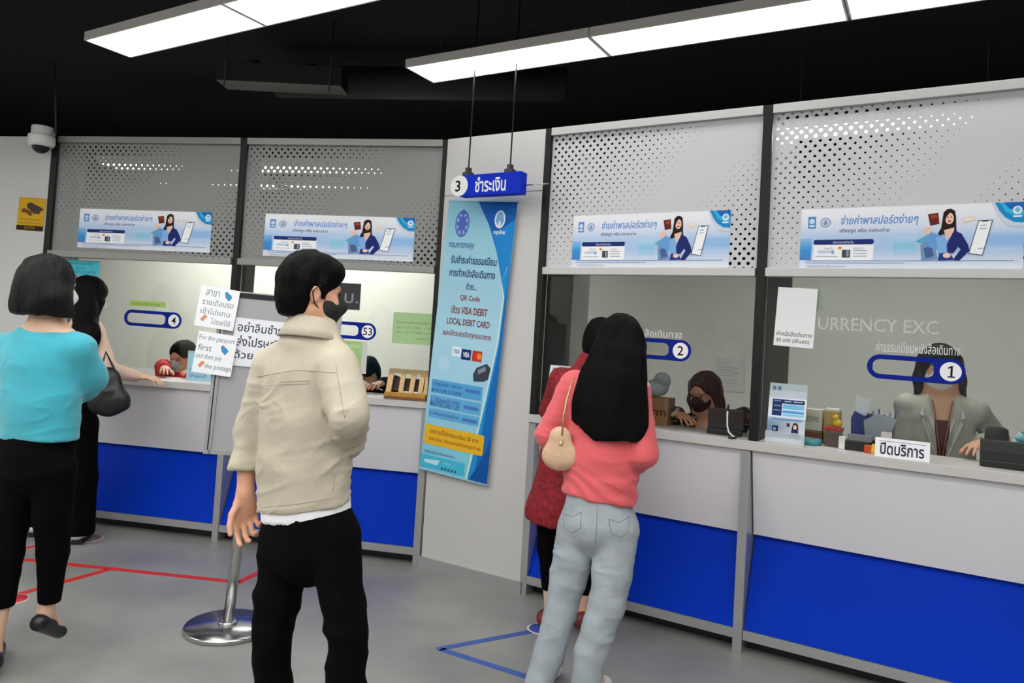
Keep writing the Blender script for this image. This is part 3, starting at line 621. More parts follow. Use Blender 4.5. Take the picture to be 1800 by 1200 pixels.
t, w, dp = bx(R, 1484, 1530, .10, 0, .04, None, 'rubber_stamp_set', 'low black case with three grey square stamps behind window 1', 'stamp set')
MB().box(0, w, 0, .07, 0, .045, .004).build('case', M_dark, t)
for k in range(3): MB().box(.012+w*.3*k, .05+w*.3*k, .01, .045, .045, .075, .003).build('stamp', mat('grey_plastic', (130, 134, 140), .5), t)
s, _ = on(R, 1474, 775, .10)
tag(MB().box(0, .03, 0, .03, 0, .06, .003).build('eraser', M_wplastic, None, R.mat(s, .10, 1.0305)), 'small white upright block behind window 1', 'block')
s, _ = on(R, 1522, 785, .15)
t = empty('tape_dispenser', R.mat(s, .065, 1.0305), 'yellow and red tape dispenser beside the folded card sign', 'tape dispenser')
MB().box(0, .035, 0, .05, 0, .035, .004).build('body', mat('orange_red', (196, 70, 30), .4), t); MB().box(.03, .065, -.002, .05, 0, .042, .006).build('reel', mat('yellow_plastic'), t)
s, _ = on(R, 1548, 765, .1)
t = empty('note_stand', R.mat(s, .085, 1.0305), 'pale leaning note pad behind the folded card sign', 'note pad')
MB().prism([(0, 0), (.05, .1), (.056, .1), (.03, 0)], 'x', 0, .045).build('pad', mat('pink_paper', (224, 206, 208), .6), t); MB().box(.005, .05, -.005, .0, .0, .012).build('clip', M_dark, t)
s0, _ = on(R, 1722, 800, .12); 
t = empty('monitor', R.mat(s0, .1, 1.0305), 'black monitor back at the right end of window 1', 'monitor')
MB().box(0, .4, 0, .02, .028, .118, .006).build('rear_panel', mat('monitor_black', (40, 40, 43), .45), t); MB().box(0, .4, -.004, .03, -.0, .03, .005).build('foot', M_dark, t)
s, _ = on(R, 1778, 745, .2)
t = empty('mask_box', R.mat(s-.02, .172, 1.0305), 'white box heaped with teal face masks at the right of window 1', 'mask box')
MB().prism([(-.02, 0), (.16, 0), (.16, .14), (.05, .15)], 'y', 0, .1).build('box', M_wplastic, t)
for k in range(4): MB().ball((.035+.022*k, -.012, .075+.028*k), (.05, .02, .014)).build('face_mask', mat('teal_mask', (96, 186, 202), .7, bump=.3), t)
s, _ = on(R, 1768, 765, .33)
tag(MB().lathe([(.002, 0), (.045, 0), (.05, .07), (.045, .15), (.03, .16)], 20).build('black_pouch', mat('black_cloth', (24, 24, 27), .8), None, R.mat(s-.035, .325, 1.0305)), 'round black pouch behind the clerk in the grey blazer', 'pouch')
# things behind window 2
s0, _ = on(R, 1116, 740, .2); s1, _ = on(R, 1173, 740, .2)
t = empty('carton', R.mat(s0, .2, 1.0305), 'brown carton with dark print left of the clerk at window 2', 'box')
MB().box(0, s1-s0, 0, .12, 0, .15, .003).build('carton_body', mat('carton_brown', (150, 108, 74), .7), t)
a = Art(.09, .032); a.text('TITI', 0, 0, 1, (80, 46, 34), 1, .03); link('print', a.mesh('print'), None, t, Matrix.Translation((s1-s0-.1, -.001, .05)))
s, _ = on(R, 1155, 690, .27)
tag(MB().ball((0, 0, .05), (.07, .05, .05)).ball((.03, 0, .09), (.05, .04, .05)).build('plastic_bag', mat('grey_film', (170, 176, 188)), None, R.mat(s, .26, 1.0305+.152)), 'crumpled clear bag on the brown carton at window 2', 'bag')
s0, _ = on(R, 1243, 750, .10); s1, _ = on(R, 1306, 760, .10)
t = empty('monitor', R.mat(s0, .1, 1.0305), 'black monitor back beside the clerk at window 2', 'monitor')
MB().box(0, s1-s0, 0, .02, .03, .135, .006).build('rear_panel', mat('monitor_black'), t); MB().box(.0, s1-s0-.01, -.01, .03, 0, .03, .005).build('foot', M_dark, t)
px_sheet(R, (1257, 627), (1306, 690), 2.195, lambda a: (a.back((206, 206, 206)), a.rect(0, 1, 0, 1, (206, 206, 206)), [a.rect(.12, .12+.7*w_, v_, v_+.02, (168, 168, 170)) for v_, w_ in ((.15, .6), (.28, 1), (.36, .9), (.44, 1), (.52, .7), (.66, 1), (.74, .8))]), 'paper_notice', 'pale paper sheet on the office wall behind the clerk at window 2', 'notice')
# sign stand
bs = onz(400, 1105)
t = empty('sign_stand', (bs[0], bs[1], 0), 'steel sign stand with grey notice board and round base, left of the cream jacket', 'sign stand')
MB().lathe([(.002, 0), (.196, 0), (.2, .006), (.2, .016), (.194, .024), (.03, .03), (.002, .03)], 48).build('base', M_steel, t)
pt_ = np.array(P(437, 790, bs[1]+.03))-bs; top = np.array([pt_[0]+.04, pt_[1]+.01, 1.25])
MB().tube([(0, 0, .025), (pt_[0]*.5, pt_[1]*.5, pt_[2]*.5), pt_, top], .025, 20).build('pole', M_steel, t)
MB().lathe([(.03, 0), (.044, .0), (.044, .012), (.03, .014)], 20, (0, 0, .028)).build('collar', M_steel, t)
b0 = P(357, 797, bs[1]-.16); b1 = P(418, 518, bs[1]-.16); z0 = b0[2]; hh = b1[2]-b0[2]+.02
BM = Matrix.Translation(Vector(b0-bs)) @ Matrix.Rotation(.20, 4, 'Z') @ Matrix.Rotation(.03, 4, 'Y')
bw = .56
fr_ = MB().box(0, .014, 0, .022, 0, hh).box(.02, .032, -.004, .022, 0, hh).box(bw-.03, bw, 0, .022, 0, hh).box(0, bw, -.004, .022, 0, .018).box(0, bw, -.004, .022, hh-.006, hh)
fr_.build('frame', M_alu, t, BM)
MB().box(.014, .02, .006, .02, 0, hh).box(.032, bw-.03, .002, .02, hh-.03, hh-.006).build('groove_and_reflection', M_dark, t, BM)  # left groove, plus a dark strip painting the top bar's reflection
MB().box(.03, bw-.03, .004, .018, .018, hh-.03).build('board', mat('grey_board', (164, 164, 167), .25), t, BM)
BW = Matrix.Translation(Vector(bs)) @ BM
def bsheet(u0, u1, z0, z1, d, art, lab, tilt=0):
    a = Art(u1-u0, z1-z0); art(a); return tag(link('paper_notice', a.mesh('paper_notice'), None, None, BW @ Matrix.Translation((u0, d, z0)) @ Matrix.Rotation(tilt, 4, 'Y')), lab, 'notice')
PX = lambda px, py: (lambda v: (v.x, v.z))(BW.inverted() @ Vector(P(px, py, bs[1]-.17)))
def art_main(a):
    a.back((226, 228, 235)); a.rect(0, 1, 0, 1, (226, 228, 235)); K = (66, 68, 82)
    a.text('อย่าลืมชำระค่า', .04, .07, .28, K, .78, .015); a.text('ส่งไปรษณีย์', .04, .36, .58, K, .66, .015); a.text('ด้วย', .03, .66, .84, K, .27, .015); a.text('ค่ะ', .42, .68, .84, K, .55, .015)
u0, z1 = PX(411, 557); _, z0 = PX(402, 642)
bsheet(u0, u0+.36, z0, z1, -.003, art_main, 'white notice in large Thai letters on the grey board, beside the two small sheets', .02)
def art_a(lines, arrow_v):
    def f(a):
        a.back((236, 238, 243)); a.rect(0, 1, 0, 1, (236, 238, 243)); K = (128, 134, 146)
        for i, (tx, u, u1) in enumerate(lines): a.text(tx, u, .08+.225*i, .08+.225*i+.155, K, u1, .008)
        a.poly([(.62, arrow_v), (.68, arrow_v-.04), (.72, arrow_v), (.80, arrow_v+.05), (.83, arrow_v+.1), (.76, arrow_v+.2), (.66, arrow_v+.12)], (70, 140, 190)); a.poly([(.12, .83), (.22, .7), (.3, .74), (.2, .88)], (214, 140, 110))
    return f
u0, z1 = PX(350, 500); u1, z0 = PX(409, 577)
bsheet(u0, u1, z0, z1, -.012, art_a([('สาขา', .15, .5), ('รายเดือนรอ', .1, .9), ('เข้าไปแทน', .1, .85), ('ไปรษณีย์', .4, .9)], .1), 'white handwritten sheet taped on the upper left edge of the sign stand', .075)
u0, z1 = PX(346, 580); u1, z0 = PX(405, 658)
bsheet(u0, u1, z0, z1, -.018, art_a([('For the passport', .04, .95), ('first', .05, .4), ('and then pay', .03, .7), ('the postage', .3, .98)], .3), 'white handwritten sheet taped below another on the left edge of the sign stand', .075)
# floor tapes
def tape(pts, w, m, lab, mat_=None):
    mb = MB()
    for a, b in pts:
        a = onz(*a); b = onz(*b); v = b-a; v /= np.linalg.norm(v); n_ = np.array([-v[1], v[0], 0])*w/2
        k = [a+n_, a-n_, b-n_, b+n_]
        mb.add([(x[0], x[1], .0) for x in k]+[(x[0], x[1], .0012) for x in k], [(4, 5, 6, 7), (0, 3, 2, 1), (0, 1, 5, 4), (1, 2, 6, 5), (2, 3, 7, 6), (3, 0, 4, 7)])
    return tag(mb.build('floor_tape', m), lab, 'floor tape')
tape([((20, 981), (420, 1023))], .045, M_red, 'long red floor tape running across in front of the left counters')
tape([((30, 1045), (190, 1001))], .045, M_red, 'short red floor tape slanting from the red dot to the long tape')
tape([((415, 1025), (460, 1004))], .045, M_red, 'short red floor tape between the sign stand pole and the person in cream')
tape([((20, 968), (70, 958))], .04, M_red, 'faint red floor tape at the far left behind the walking person')
tape([((768, 1141), (948, 1107))], .04, M_btape, 'blue floor tape running from the blue dot towards the left')
tape([((775, 1141), (935, 1192))], .04, M_btape, 'blue floor tape running toward the camera beside the person in pink')
def disc(px, py, r, col, lab, txt):
    c = onz(px, py); t = empty('floor_sticker', (c[0], c[1], 0), lab, 'floor sticker', 'round floor stickers')
    MB().lathe([(.001, 0), (r, 0), (r, .0014), (.001, .0014)], 36).build('rim', mat('sticker_white', (214, 196, 192), .5), t)
    MB().lathe([(.001, 0), (r*.86, 0), (r*.86, .0022), (.001, .0022)], 36).build('disc', mat('sticker_'+txt, col, .5), t)
disc(22, 1053, .075, (206, 40, 62), 'round red floor sticker beside the walking person in turquoise', 'red')
disc(952, 1105, .075, (30, 60, 150), 'round blue floor sticker beside the person in pink', 'navy')
disc(152, 946, .1, (128, 108, 98), 'round worn floor sticker at the feet of the person in black', 'brown')
# ------------------------------------------------------------------ people: smooth blended volumes meshed as one surface each
def V3(*a): return np.array(a, float)
def unit(v): v = np.asarray(v, float); return v/np.linalg.norm(v)
class Vol:
    def __init__(s, lo, hi, vx):
        s.lo = np.array(lo, float); s.vx = vx
        s.n = np.maximum(4, np.ceil((np.array(hi)-s.lo)/vx).astype(int)+1)
        s.D = np.full(tuple(s.n), .5, np.float32)
    def win(s, lo, hi, pad):
        i0 = np.clip(np.floor((np.array(lo)-pad-s.lo)/s.vx).astype(int), 0, s.n-1)
        i1 = np.clip(np.ceil((np.array(hi)+pad-s.lo)/s.vx).astype(int)+1, 0, s.n)
        if (i1 <= i0).any(): return None, None
        ax = [(s.lo[k]+s.vx*np.arange(i0[k], i1[k])).astype(np.float32) for k in range(3)]
        return tuple(slice(a, b) for a, b in zip(i0, i1)), (ax[0][:, None, None], ax[1][None, :, None], ax[2][None, None, :])
    def put(s, sl, d, k, op='u'):
        A = s.D[sl]
        if op == 'u':
            h = np.maximum(k-np.abs(A-d), 0)/max(k, 1e-6); s.D[sl] = np.minimum(A, d)-h*h*k/4
        else:
            h = np.maximum(k-np.abs(A+d), 0)/max(k, 1e-6); s.D[sl] = np.maximum(A, -d)+h*h*k/4
    def cap(s, a, b, ra, rb=None, k=.02, u=None, fl=1., op='u', flat=False):
        a = np.asarray(a, float); b = np.asarray(b, float); rb = ra if rb is None else rb
        r = max(ra, rb); sl, g = s.win(np.minimum(a, b)-r, np.maximum(a, b)+r, k+3*s.vx)
        if sl is None: return s
        p = [g[i]-a[i] for i in range(3)]; ba = b-a
        if u is not None:
            u = unit(u); q = 1/fl-1; pu = p[0]*u[0]+p[1]*u[1]+p[2]*u[2]; p = [p[i]+pu*u[i]*q for i in range(3)]; ba = ba+(ba@u)*u*q
        L2 = ba@ba+1e-12; t = (p[0]*ba[0]+p[1]*ba[1]+p[2]*ba[2])/L2; tc = np.clip(t, 0, 1)
        d = np.sqrt((p[0]-tc*ba[0])**2+(p[1]-tc*ba[1])**2+(p[2]-tc*ba[2])**2)-(ra+(rb-ra)*tc)
        d = d*(fl if fl < 1 else 1)**.5
        if flat: d = np.maximum(d, np.maximum(-t, t-1)*math.sqrt(L2))
        s.put(sl, d.astype(np.float32), k, op); return s
    def chain(s, pts, rs, k=.02, u=None, fl=1.):
        for i in range(len(pts)-1): s.cap(pts[i], pts[i+1], rs[i], rs[i+1], k, u, fl)
        return s
    def ell(s, c, r, k=.02, B=None, op='u'):
        c = np.asarray(c, float); r = np.asarray(r, float); m = r.max()
        sl, g = s.win(c-m, c+m, k+3*s.vx)
        if sl is None: return s
        p = [g[i]-c[i] for i in range(3)]; B = np.eye(3) if B is None else B
        q = [(p[0]*B[i][0]+p[1]*B[i][1]+p[2]*B[i][2])/r[i] for i in range(3)]
        k0 = np.sqrt(q[0]**2+q[1]**2+q[2]**2); k1 = np.sqrt((q[0]/r[0])**2+(q[1]/r[1])**2+(q[2]/r[2])**2)+1e-6
        s.put(sl, (k0*(k0-1)/k1).astype(np.float32), k, op); return s
    def cut(s, p, n, k=.004, near=None, rad=9.):
        """take away what lies on the n side of a plane (only near a point, when given)"""
        n = unit(n); p = np.asarray(p, float)
        lo = s.lo if near is None else np.asarray(near)-rad; hi = s.lo+s.vx*s.n if near is None else np.asarray(near)+rad
        sl, g = s.win(lo, hi, 0)
        if sl is None: return s
        d = ((g[0]-p[0])*n[0]+(g[1]-p[1])*n[1]+(g[2]-p[2])*n[2]).astype(np.float32); s.D[sl] = np.maximum(s.D[sl], d); return s
    def carve(s, fn):
        sl, g = s.win(s.lo, s.lo+s.vx*s.n, 0); s.D[sl] = np.maximum(s.D[sl], -fn(*g).astype(np.float32)); return s
    def mesh(s):
        D = s.D.copy(); D[0] = D[-1] = .5; D[:, 0] = D[:, -1] = .5; D[:, :, 0] = D[:, :, -1] = .5
        S = D < 0
        c = np.zeros(tuple(s.n-1), np.int8)
        for i in (0, 1):
            for j in (0, 1):
                for k in (0, 1): c += S[i:c.shape[0]+i, j:c.shape[1]+j, k:c.shape[2]+k]
        mx = (c > 0) & (c < 8); I = np.argwhere(mx); ids = np.full(c.shape, -1, np.int64); ids[mx] = np.arange(len(I))
        acc = np.zeros((len(I), 3)); cnt = np.zeros(len(I))
        cs = [np.array(x) for x in ((0, 0, 0), (1, 0, 0), (0, 1, 0), (1, 1, 0), (0, 0, 1), (1, 0, 1), (0, 1, 1), (1, 1, 1))]
        for a, b in ((0, 1), (2, 3), (4, 5), (6, 7), (0, 2), (1, 3), (4, 6), (5, 7), (0, 4), (1, 5), (2, 6), (3, 7)):
            ia = I+cs[a]; ib = I+cs[b]; va = D[ia[:, 0], ia[:, 1], ia[:, 2]]; vb = D[ib[:, 0], ib[:, 1], ib[:, 2]]
            m = (va < 0) != (vb < 0); t = np.where(m, va/(va-vb+1e-12), 0)[:, None]
            acc[m] += (cs[a]+t*(cs[b]-cs[a]))[m]; cnt[m] += 1
        v = s.lo+s.vx*(I+acc/cnt[:, None]); F = []
        for ax in range(3):
            o = [k for k in range(3) if k != ax]
            A = np.moveaxis(S, ax, 0); df = A[:-1] != A[1:]
            ii = np.argwhere(df); ii = ii[(ii[:, 1] > 0) & (ii[:, 2] > 0)]
            up = A[ii[:, 0], ii[:, 1], ii[:, 2]]
            def cid(d1, d2):
                q = np.empty((len(ii), 3), int); q[:, ax] = ii[:, 0]; q[:, o[0]] = ii[:, 1]+d1; q[:, o[1]] = ii[:, 2]+d2
                return ids[q[:, 0], q[:, 1], q[:, 2]]
            q = np.stack([cid(-1, -1), cid(0, -1), cid(0, 0), cid(-1, 0)], 1)
            if ax == 1: up = ~up
            q[~up] = q[~up][:, ::-1]; F.append(q)
        return v, np.concatenate(F)
def vnoise(p, f, seed=0):
    q = p*np.asarray(f, float)+seed*17.31; i = np.floor(q).astype(np.int64); t = q-i; t = t*t*(3-2*t)
    def h(a): 
        n = (a[:, 0]*374761393+a[:, 1]*668265263+a[:, 2]*2147483647+seed*974711) & 0xffffffff
        n = ((n ^ (n >> 13))*1274126177) & 0xffffffff; n = (n ^ (n >> 16)) & 0xffff
        return n/32768.-1
    r = 0
    for a in (0, 1):
        for b in (0, 1):
            for c in (0, 1):
                w = (t[:, 0] if a else 1-t[:, 0])*(t[:, 1] if b else 1-t[:, 1])*(t[:, 2] if c else 1-t[:, 2])
                r = r+w*h(i+np.array([a, b, c]))
    return r
def normals(v, f):
    n = np.cross(v[f[:, 2]]-v[f[:, 0]], v[f[:, 3]]-v[f[:, 1]]); N = np.zeros_like(v)
    for k in range(4): np.add.at(N, f[:, k], n)
    return N/(np.linalg.norm(N, axis=1)[:, None]+1e-12)
def relax(v, f, it=2, lam=.5):
    for _ in range(it):
        A = np.zeros_like(v); c = np.zeros(len(v))
        for k in range(4):
            np.add.at(A, f[:, k], v[f[:, (k+1) % 4]]+v[f[:, k-1]]); np.add.at(c, f[:, k], 2)
        v = v+(A/np.maximum(c, 1)[:, None]-v)*lam
    return v
def surf(parts, name, m, root, fn=None, it=2):
    """mesh one or several volumes into one object under root; fn moves vertices along their normals"""
    VS, FS, n = [], [], 0
    for vol in (parts if isinstance(parts, list) else [parts]):
        v, f = vol.mesh(); v = relax(v, f, it)
        if fn is not None: v = v+normals(v, f)*fn(v)[:, None]
        VS.append(v); FS.append(f+n); n += len(v)
    v = np.concatenate(VS)-np.array(root.location); f = np.concatenate(FS)
    me = bpy.data.meshes.new(name); me.vertices.add(len(v)); me.vertices.foreach_set('co', v.astype(np.float32).ravel())
    me.loops.add(4*len(f)); me.loops.foreach_set('vertex_index', f.astype(np.int32).ravel())
    me.polygons.add(len(f)); me.polygons.foreach_set('loop_start', np.arange(0, 4*len(f), 4, dtype=np.int32)); me.update(calc_edges=True)
    me.polygons.foreach_set('use_smooth', np.ones(len(f), bool)); me.validate()
    return link(name, me, m, root)
def creases(amp, f=(9, 9, 9), seed=1, ridge=.6):
    def fn(p):
        w = p+np.stack([vnoise(p, 5, seed+5), vnoise(p, 5, seed+6), vnoise(p, 5, seed+7)], 1)*.035
        a = vnoise(w, f, seed); b = vnoise(w, np.array(f)*2.1, seed+3)
        return amp*((1-ridge)*(a+.5*b)+ridge*(1-2*np.minimum(1, np.abs(a)*2.2)))
    return fn
def wrinkles(amp, seed=1, fu=4.5, fv=17., slant=1., power=5):
    """sharp fold ridges running slantwise over cloth"""
    def fn(p):
        q = p+np.stack([vnoise(p, 6, seed+5), vnoise(p, 6, seed+6), vnoise(p, 6, seed+7)], 1)*.03
        c_, s_ = math.cos(.75*slant), math.sin(.75*slant); u = c_*q[:, 0]+s_*q[:, 2]; v = -s_*q[:, 0]+c_*q[:, 2]
        w = np.stack([u*fu, q[:, 1]*6, v*fv], 1)
        a = (1-np.minimum(1, np.abs(vnoise(w, 1, seed))*1.5))**power; b = (1-np.minimum(1, np.abs(vnoise(w*1.7, 1, seed+2))*1.5))**power
        m = np.clip(.5+.9*vnoise(p, 7, seed+9), 0, 1)
        return amp*(a+.6*b)*m
    return fn
def strands(amp, f=(70, 70, 5), seed=2):
    return lambda p: amp*(vnoise(p, f, seed)+.6*vnoise(p, np.array(f)*.45, seed+1))
def axes(theta, pitch=0., roll=0.):
    """rows right, forward, up for someone facing theta degrees clockwise of the view's far direction"""
    t = math.radians(theta); F = V3(math.sin(t)*math.cos(pitch), math.cos(t)*math.cos(pitch), math.sin(pitch)); Rr = V3(math.cos(t), -math.sin(t), 0); Uu = np.cross(Rr, F)
    c, s_ = math.cos(roll), math.sin(roll); return np.array([c*Rr+s_*Uu, F, -s_*Rr+c*Uu])
def head(v, c, B, s=1.):
    q = lambda x, y, z: c+s*(B[0]*x+B[1]*y+B[2]*z)
    v.ell(q(0, -.012, .032), V3(.074, .094, .083)*s, .02, B).ell(q(0, .022, -.03), V3(.06, .068, .085)*s, .03, B)
    v.cap(q(-.02, .055, -.095), q(.02, .055, -.095), .02*s, None, .03).cap(q(-.055, 0, -.055), q(-.02, .055, -.09), .02*s, .018*s, .03).cap(q(.055, 0, -.055), q(.02, .055, -.09), .02*s, .018*s, .03)
    v.cap(q(-.036, .079, .02), q(.036, .079, .02), .010*s, None, .016)
    for x in (-1, 1): v.ell(q(.031*x, .096, .002), V3(.016, .012, .009)*s, .01, B, 'd').cap(q(.04*x, .068, -.03), q(.03*x, .07, -.04), .012*s, None, .03)
    v.cap(q(0, .084, .006), q(0, .103, -.028), .007*s, .0115*s, .010).cap(q(-.012, .09, -.031), q(.012, .09, -.031), .008*s, None, .006)
    v.cap(q(-.016, .083, -.057), q(.016, .083, -.057), .006*s, None, .006).cap(q(-.014, .081, -.068), q(.014, .081, -.068), .007*s, None, .006)
    for x in (-1, 1):
        v.ell(q(.077*x, -.008, -.006), V3(.010, .019, .031)*s, .006, B).ell(q(.084*x, -.003, -.004), V3(.006, .010, .019)*s, .004, B, 'd')
    return q
def hand(w, d, pn, thumb, size=1., curl=(.35, .45, .5, .55), spread=.06, vx=.0026, fore=None):
    """palm from wrist w along d; pn points out of the palm; thumb side vector"""
    d = unit(d); pn = unit(pn-(pn@d)*d); sd = unit(np.cross(d, pn)); sd = sd if sd@thumb > 0 else -sd
    v = Vol(w-.2*size, w+.2*size, vx); k = .006
    pc = w+d*.045*size
    if fore is not None: v.cap(fore, w, .026*size, .024*size, .01)
    v.cap(w, w+d*.03*size, .024*size, .026*size, .02, pn, .72)
    v.cap(w+d*.03*size+sd*.016*size, w+d*.082*size+sd*.026*size, .021*size, .014*size, .014, pn, .75).cap(w+d*.03*size-sd*.012*size, w+d*.078*size-sd*.024*size, .022*size, .013*size, .014, pn, .75).cap(w+d*.03*size, w+d*.085*size, .022*size, .014*size, .014, pn, .75)
    for i in range(4):
        off = (.030, .010, -.010, -.028)[i]; ln = (.040, .045, .042, .033)[i]*size; r = (.0088, .009, .0086, .0076)[i]*size
        p = w+d*(.084, .088, .085, .077)[i]*size+sd*off*size; a = curl[i]; dr = unit(d+sd*spread*(1.5-i))
        for j, (L_, rr) in enumerate(((ln, r), (ln*.62, r*.93), (ln*.5, r*.82))):
            a2 = a*(1+j*.9); dd = math.cos(a2)*dr+math.sin(a2)*pn; q2 = p+dd*L_; v.cap(p, q2, rr, rr*.93, .0025 if j else .008); p = q2
    p = w+d*.022*size+sd*.022*size+pn*.006*size
    for L_, rr, di in ((.04, .0125, d*.72+sd*.6+pn*.3), (.032, .0102, d*.88+sd*.32+pn*.35), (.026, .0088, d*.95+sd*.05+pn*.4)):
        q2 = p+unit(di)*L_*size; v.cap(p, q2, rr*size, rr*.9*size, .008 if L_ == .04 else .003); p = q2
    return v
SKIN = mat('warm_skin', (214, 160, 130), .5, var=.05, vscale=30)
SKIN_PALE = mat('pale_skin', (226, 184, 156), .5, var=.05, vscale=30)
SKIN_TAN = mat('tan_skin', (190, 136, 108), .5, var=.05, vscale=30)
HAIR = mat('black_hair', (5, 5, 5), .6, spec=.09, bump=.35, bscale=9, stretch=(28, 28, 1.2))
HAIR_B = mat('brown_black_hair', (15, 11, 10), .5, spec=.2, bump=.5, bscale=9, stretch=(28, 28, 1.2))
HAIR_G = mat('greying_hair', (58, 58, 60), .5, spec=.25, bump=.4, bscale=9, stretch=(24, 24, 1.5), col2=(20, 20, 21), vscale=6)
MASK_K = mat('black_mask', (20, 20, 22), .75)
BLACKCLOTH = mat('black_fabric', (5, 5, 6), .9, spec=.08, bump=.15, bscale=120)
def person(px, y, label, z=0.):
    p = PZ(px, y, z); return empty('person', (p[0], p[1], z), label, 'person')
def bbox(pts, pad=.2):
    a = np.array(pts); return a.min(0)-pad, a.max(0)+pad
def body(root, J, B, m, Bh, hs=1., vx=.008, hands=(), thick=1., feet=True, slope=0):
    """one continuous figure under the clothes: J holds hd nk ch pv and sh/el/wr/hp/kn/an/to for l and r"""
    lo, hi = bbox(list(J.values()), .16); v = Vol(lo, hi, vx); F = B[1]
    head(v, J['hd'], Bh, hs)
    v.cap(J['hd']-Bh[2]*.07*hs-Bh[1]*.012, J['nk'], .047*thick, .056*thick, .03)
    v.cap(J['shl'], J['shr'], .05*thick, None, .05).cap(J['nk'], J['ch'], .06, .125*thick, .06, F, .66).cap(J['ch'], J['pv'], .125*thick, .125*thick, .05, F, .7)
    for s in 'lr':
        if slope: v.cap(J['nk']+V3(0, 0, .015), J['nk']*.35+J['sh'+s]*.65+V3(0, 0, .012), .044*thick, .040*thick, .03)
        v.cap(J['sh'+s], J['el'+s], .043*thick, .036*thick, .03).cap(J['el'+s], J['wr'+s], .036*thick, .025*thick, .015)
        if 'hp'+s in J:
            v.cap(J['hp'+s], J['kn'+s], .064*thick, .045*thick, .03).cap(J['kn'+s], J['an'+s], .048*thick, .032, .02)
            if feet: v.cap(J['an'+s], J['to'+s], .03, .024, .02)
    return surf([v]+list(hands), 'body', m, root, None, 1)
def eyes(root, q, B, s=1.):
    for x in (-1, 1):
        mb = MB(); c = q(.031*x, .0865, .003)-np.array(root.location)
        n, m_ = 12, 8; vs = []
        for i in range(m_+1):
            t = math.pi*i/m_
            for k in range(n):
                a = 2*math.pi*k/n; vs.append(c+s*(B[0]*.0115*math.sin(t)*math.cos(a)+B[2]*.0034*math.sin(t)*math.sin(a)+B[1]*.006*math.cos(t)))
        mb.add(vs, [(i*n+k, (i+1)*n+k, (i+1)*n+(k+1) % n, i*n+(k+1) % n) for i in range(m_) for k in range(n)], True); mb.build('eye', mat('dark_eye', (36, 26, 24), .2), root)
        a = q(.018*x, .086, .021)-np.array(root.location); b = q(.034*x, .083, .026)-np.array(root.location); c2 = q(.047*x, .078, .021)-np.array(root.location)
        MB().tube([a, b, c2], [.0025, .003, .0018], 6).build('eyebrow', mat('dark_brow', (40, 32, 30), .8), root)
def mask(root, c, B, s, m, straps=True):
    q = lambda x, y, z: c+s*(B[0]*x+B[1]*y+B[2]*z)
    v = Vol(c-.16, c+.16, .0045); v.ell(q(0, .028, -.05), V3(.069, .080, .074)*s, .01, B).cap(q(0, .090, -.010), q(0, .110, -.036), .016*s, .021*s, .03)
    v.cut(q(0, .02, 0), -B[1])
    def above(x, y, z):
        p = [(x-c[0])/s, (y-c[1])/s, (z-c[2])/s]; a = p[0]*B[0][0]+p[1]*B[0][1]+p[2]*B[0][2]; h = p[0]*B[2][0]+p[1]*B[2][1]+p[2]*B[2][2]
        return (-.013+.020*np.exp(-(a/.026)**2)-.12*np.abs(a)-h)*s
    v.carve(above)
    o = surf(v, 'face_mask', m, root)
    if straps:
        for x in (-1, 1):
            a = q(.064*x, .03, -.02); b = q(.086*x, .0, .024); d = q(.088*x, -.022, .0); e = q(.080*x, -.01, -.035); f = q(.064*x, .03, -.07)
            MB().tube([p-np.array(root.location) for p in (a, b, d, e, f)], .0022, 6).build('ear_loop', m, root)
    return o
def seam(o, pts, r, m, name='seam', n=8, lift=.0005):
    """a stitched line lying on a garment, following the sight lines of the given pixels"""
    from mathutils.bvhtree import BVHTree
    me = o.data; t = BVHTree.FromPolygons([v.co for v in me.vertices], [p.vertices for p in me.polygons]); w = np.array(o.parent.location if o.parent else (0, 0, 0))
    out = []
    for i in range(len(pts)-1):
        for k in range(n+(i == len(pts)-2)):
            f = k/n; px = pts[i][0]*(1-f)+pts[i+1][0]*f; py = pts[i][1]*(1-f)+pts[i+1][1]*f
            d = unit(P(px, py, 1)-EYEP); h = t.ray_cast(Vector(EYEP-w), Vector(d))
            if h[0] is not None and (not out or np.linalg.norm(np.array(h[0])-out[-1]) < .08): out.append(np.array(h[0])-d*lift)
    if len(out) > 2: return MB().tube(out, r, 6).build(name, m, o)
def collar(root, c, F, r0, r1, h, m, tilt=0., open_=.9, name='collar'):
    """a folded shirt collar: a standing band and a fall, open at the throat"""
    Rr = np.cross(F, V3(0, 0, 1)); n = 40; o = np.array(root.location); rows = []
    for (ra, z) in ((r0*.97, -h*.3), (r0*.98, h*.75), (r0*1.05, h*1.0), (r0*1.16, h*.75), ((r0+r1)/2*1.06, h*.1), (r1*1.05, -h*.55), (r1*1.02, -h*.6), ((r0+r1)/2, h*.0), (r0*1.06, h*.5)):
        rows.append([c+ra*(math.sin(a)*Rr-math.cos(a)*F*.92)+V3(0, 0, z-tilt*(1-math.cos(a))*.5)-o for a in np.linspace(-math.pi*open_, math.pi*open_, n)])
    mb = MB(); m_ = len(rows); mb.add([p for q in rows for p in q], [(i*n+k, i*n+k+1, ((i+1) % m_)*n+k+1, ((i+1) % m_)*n+k) for i in range(m_) for k in range(n-1)]+[tuple(i*n for i in range(m_))[::-1], tuple(i*n+n-1 for i in range(m_))], True)
    return mb.build(name, m, root)
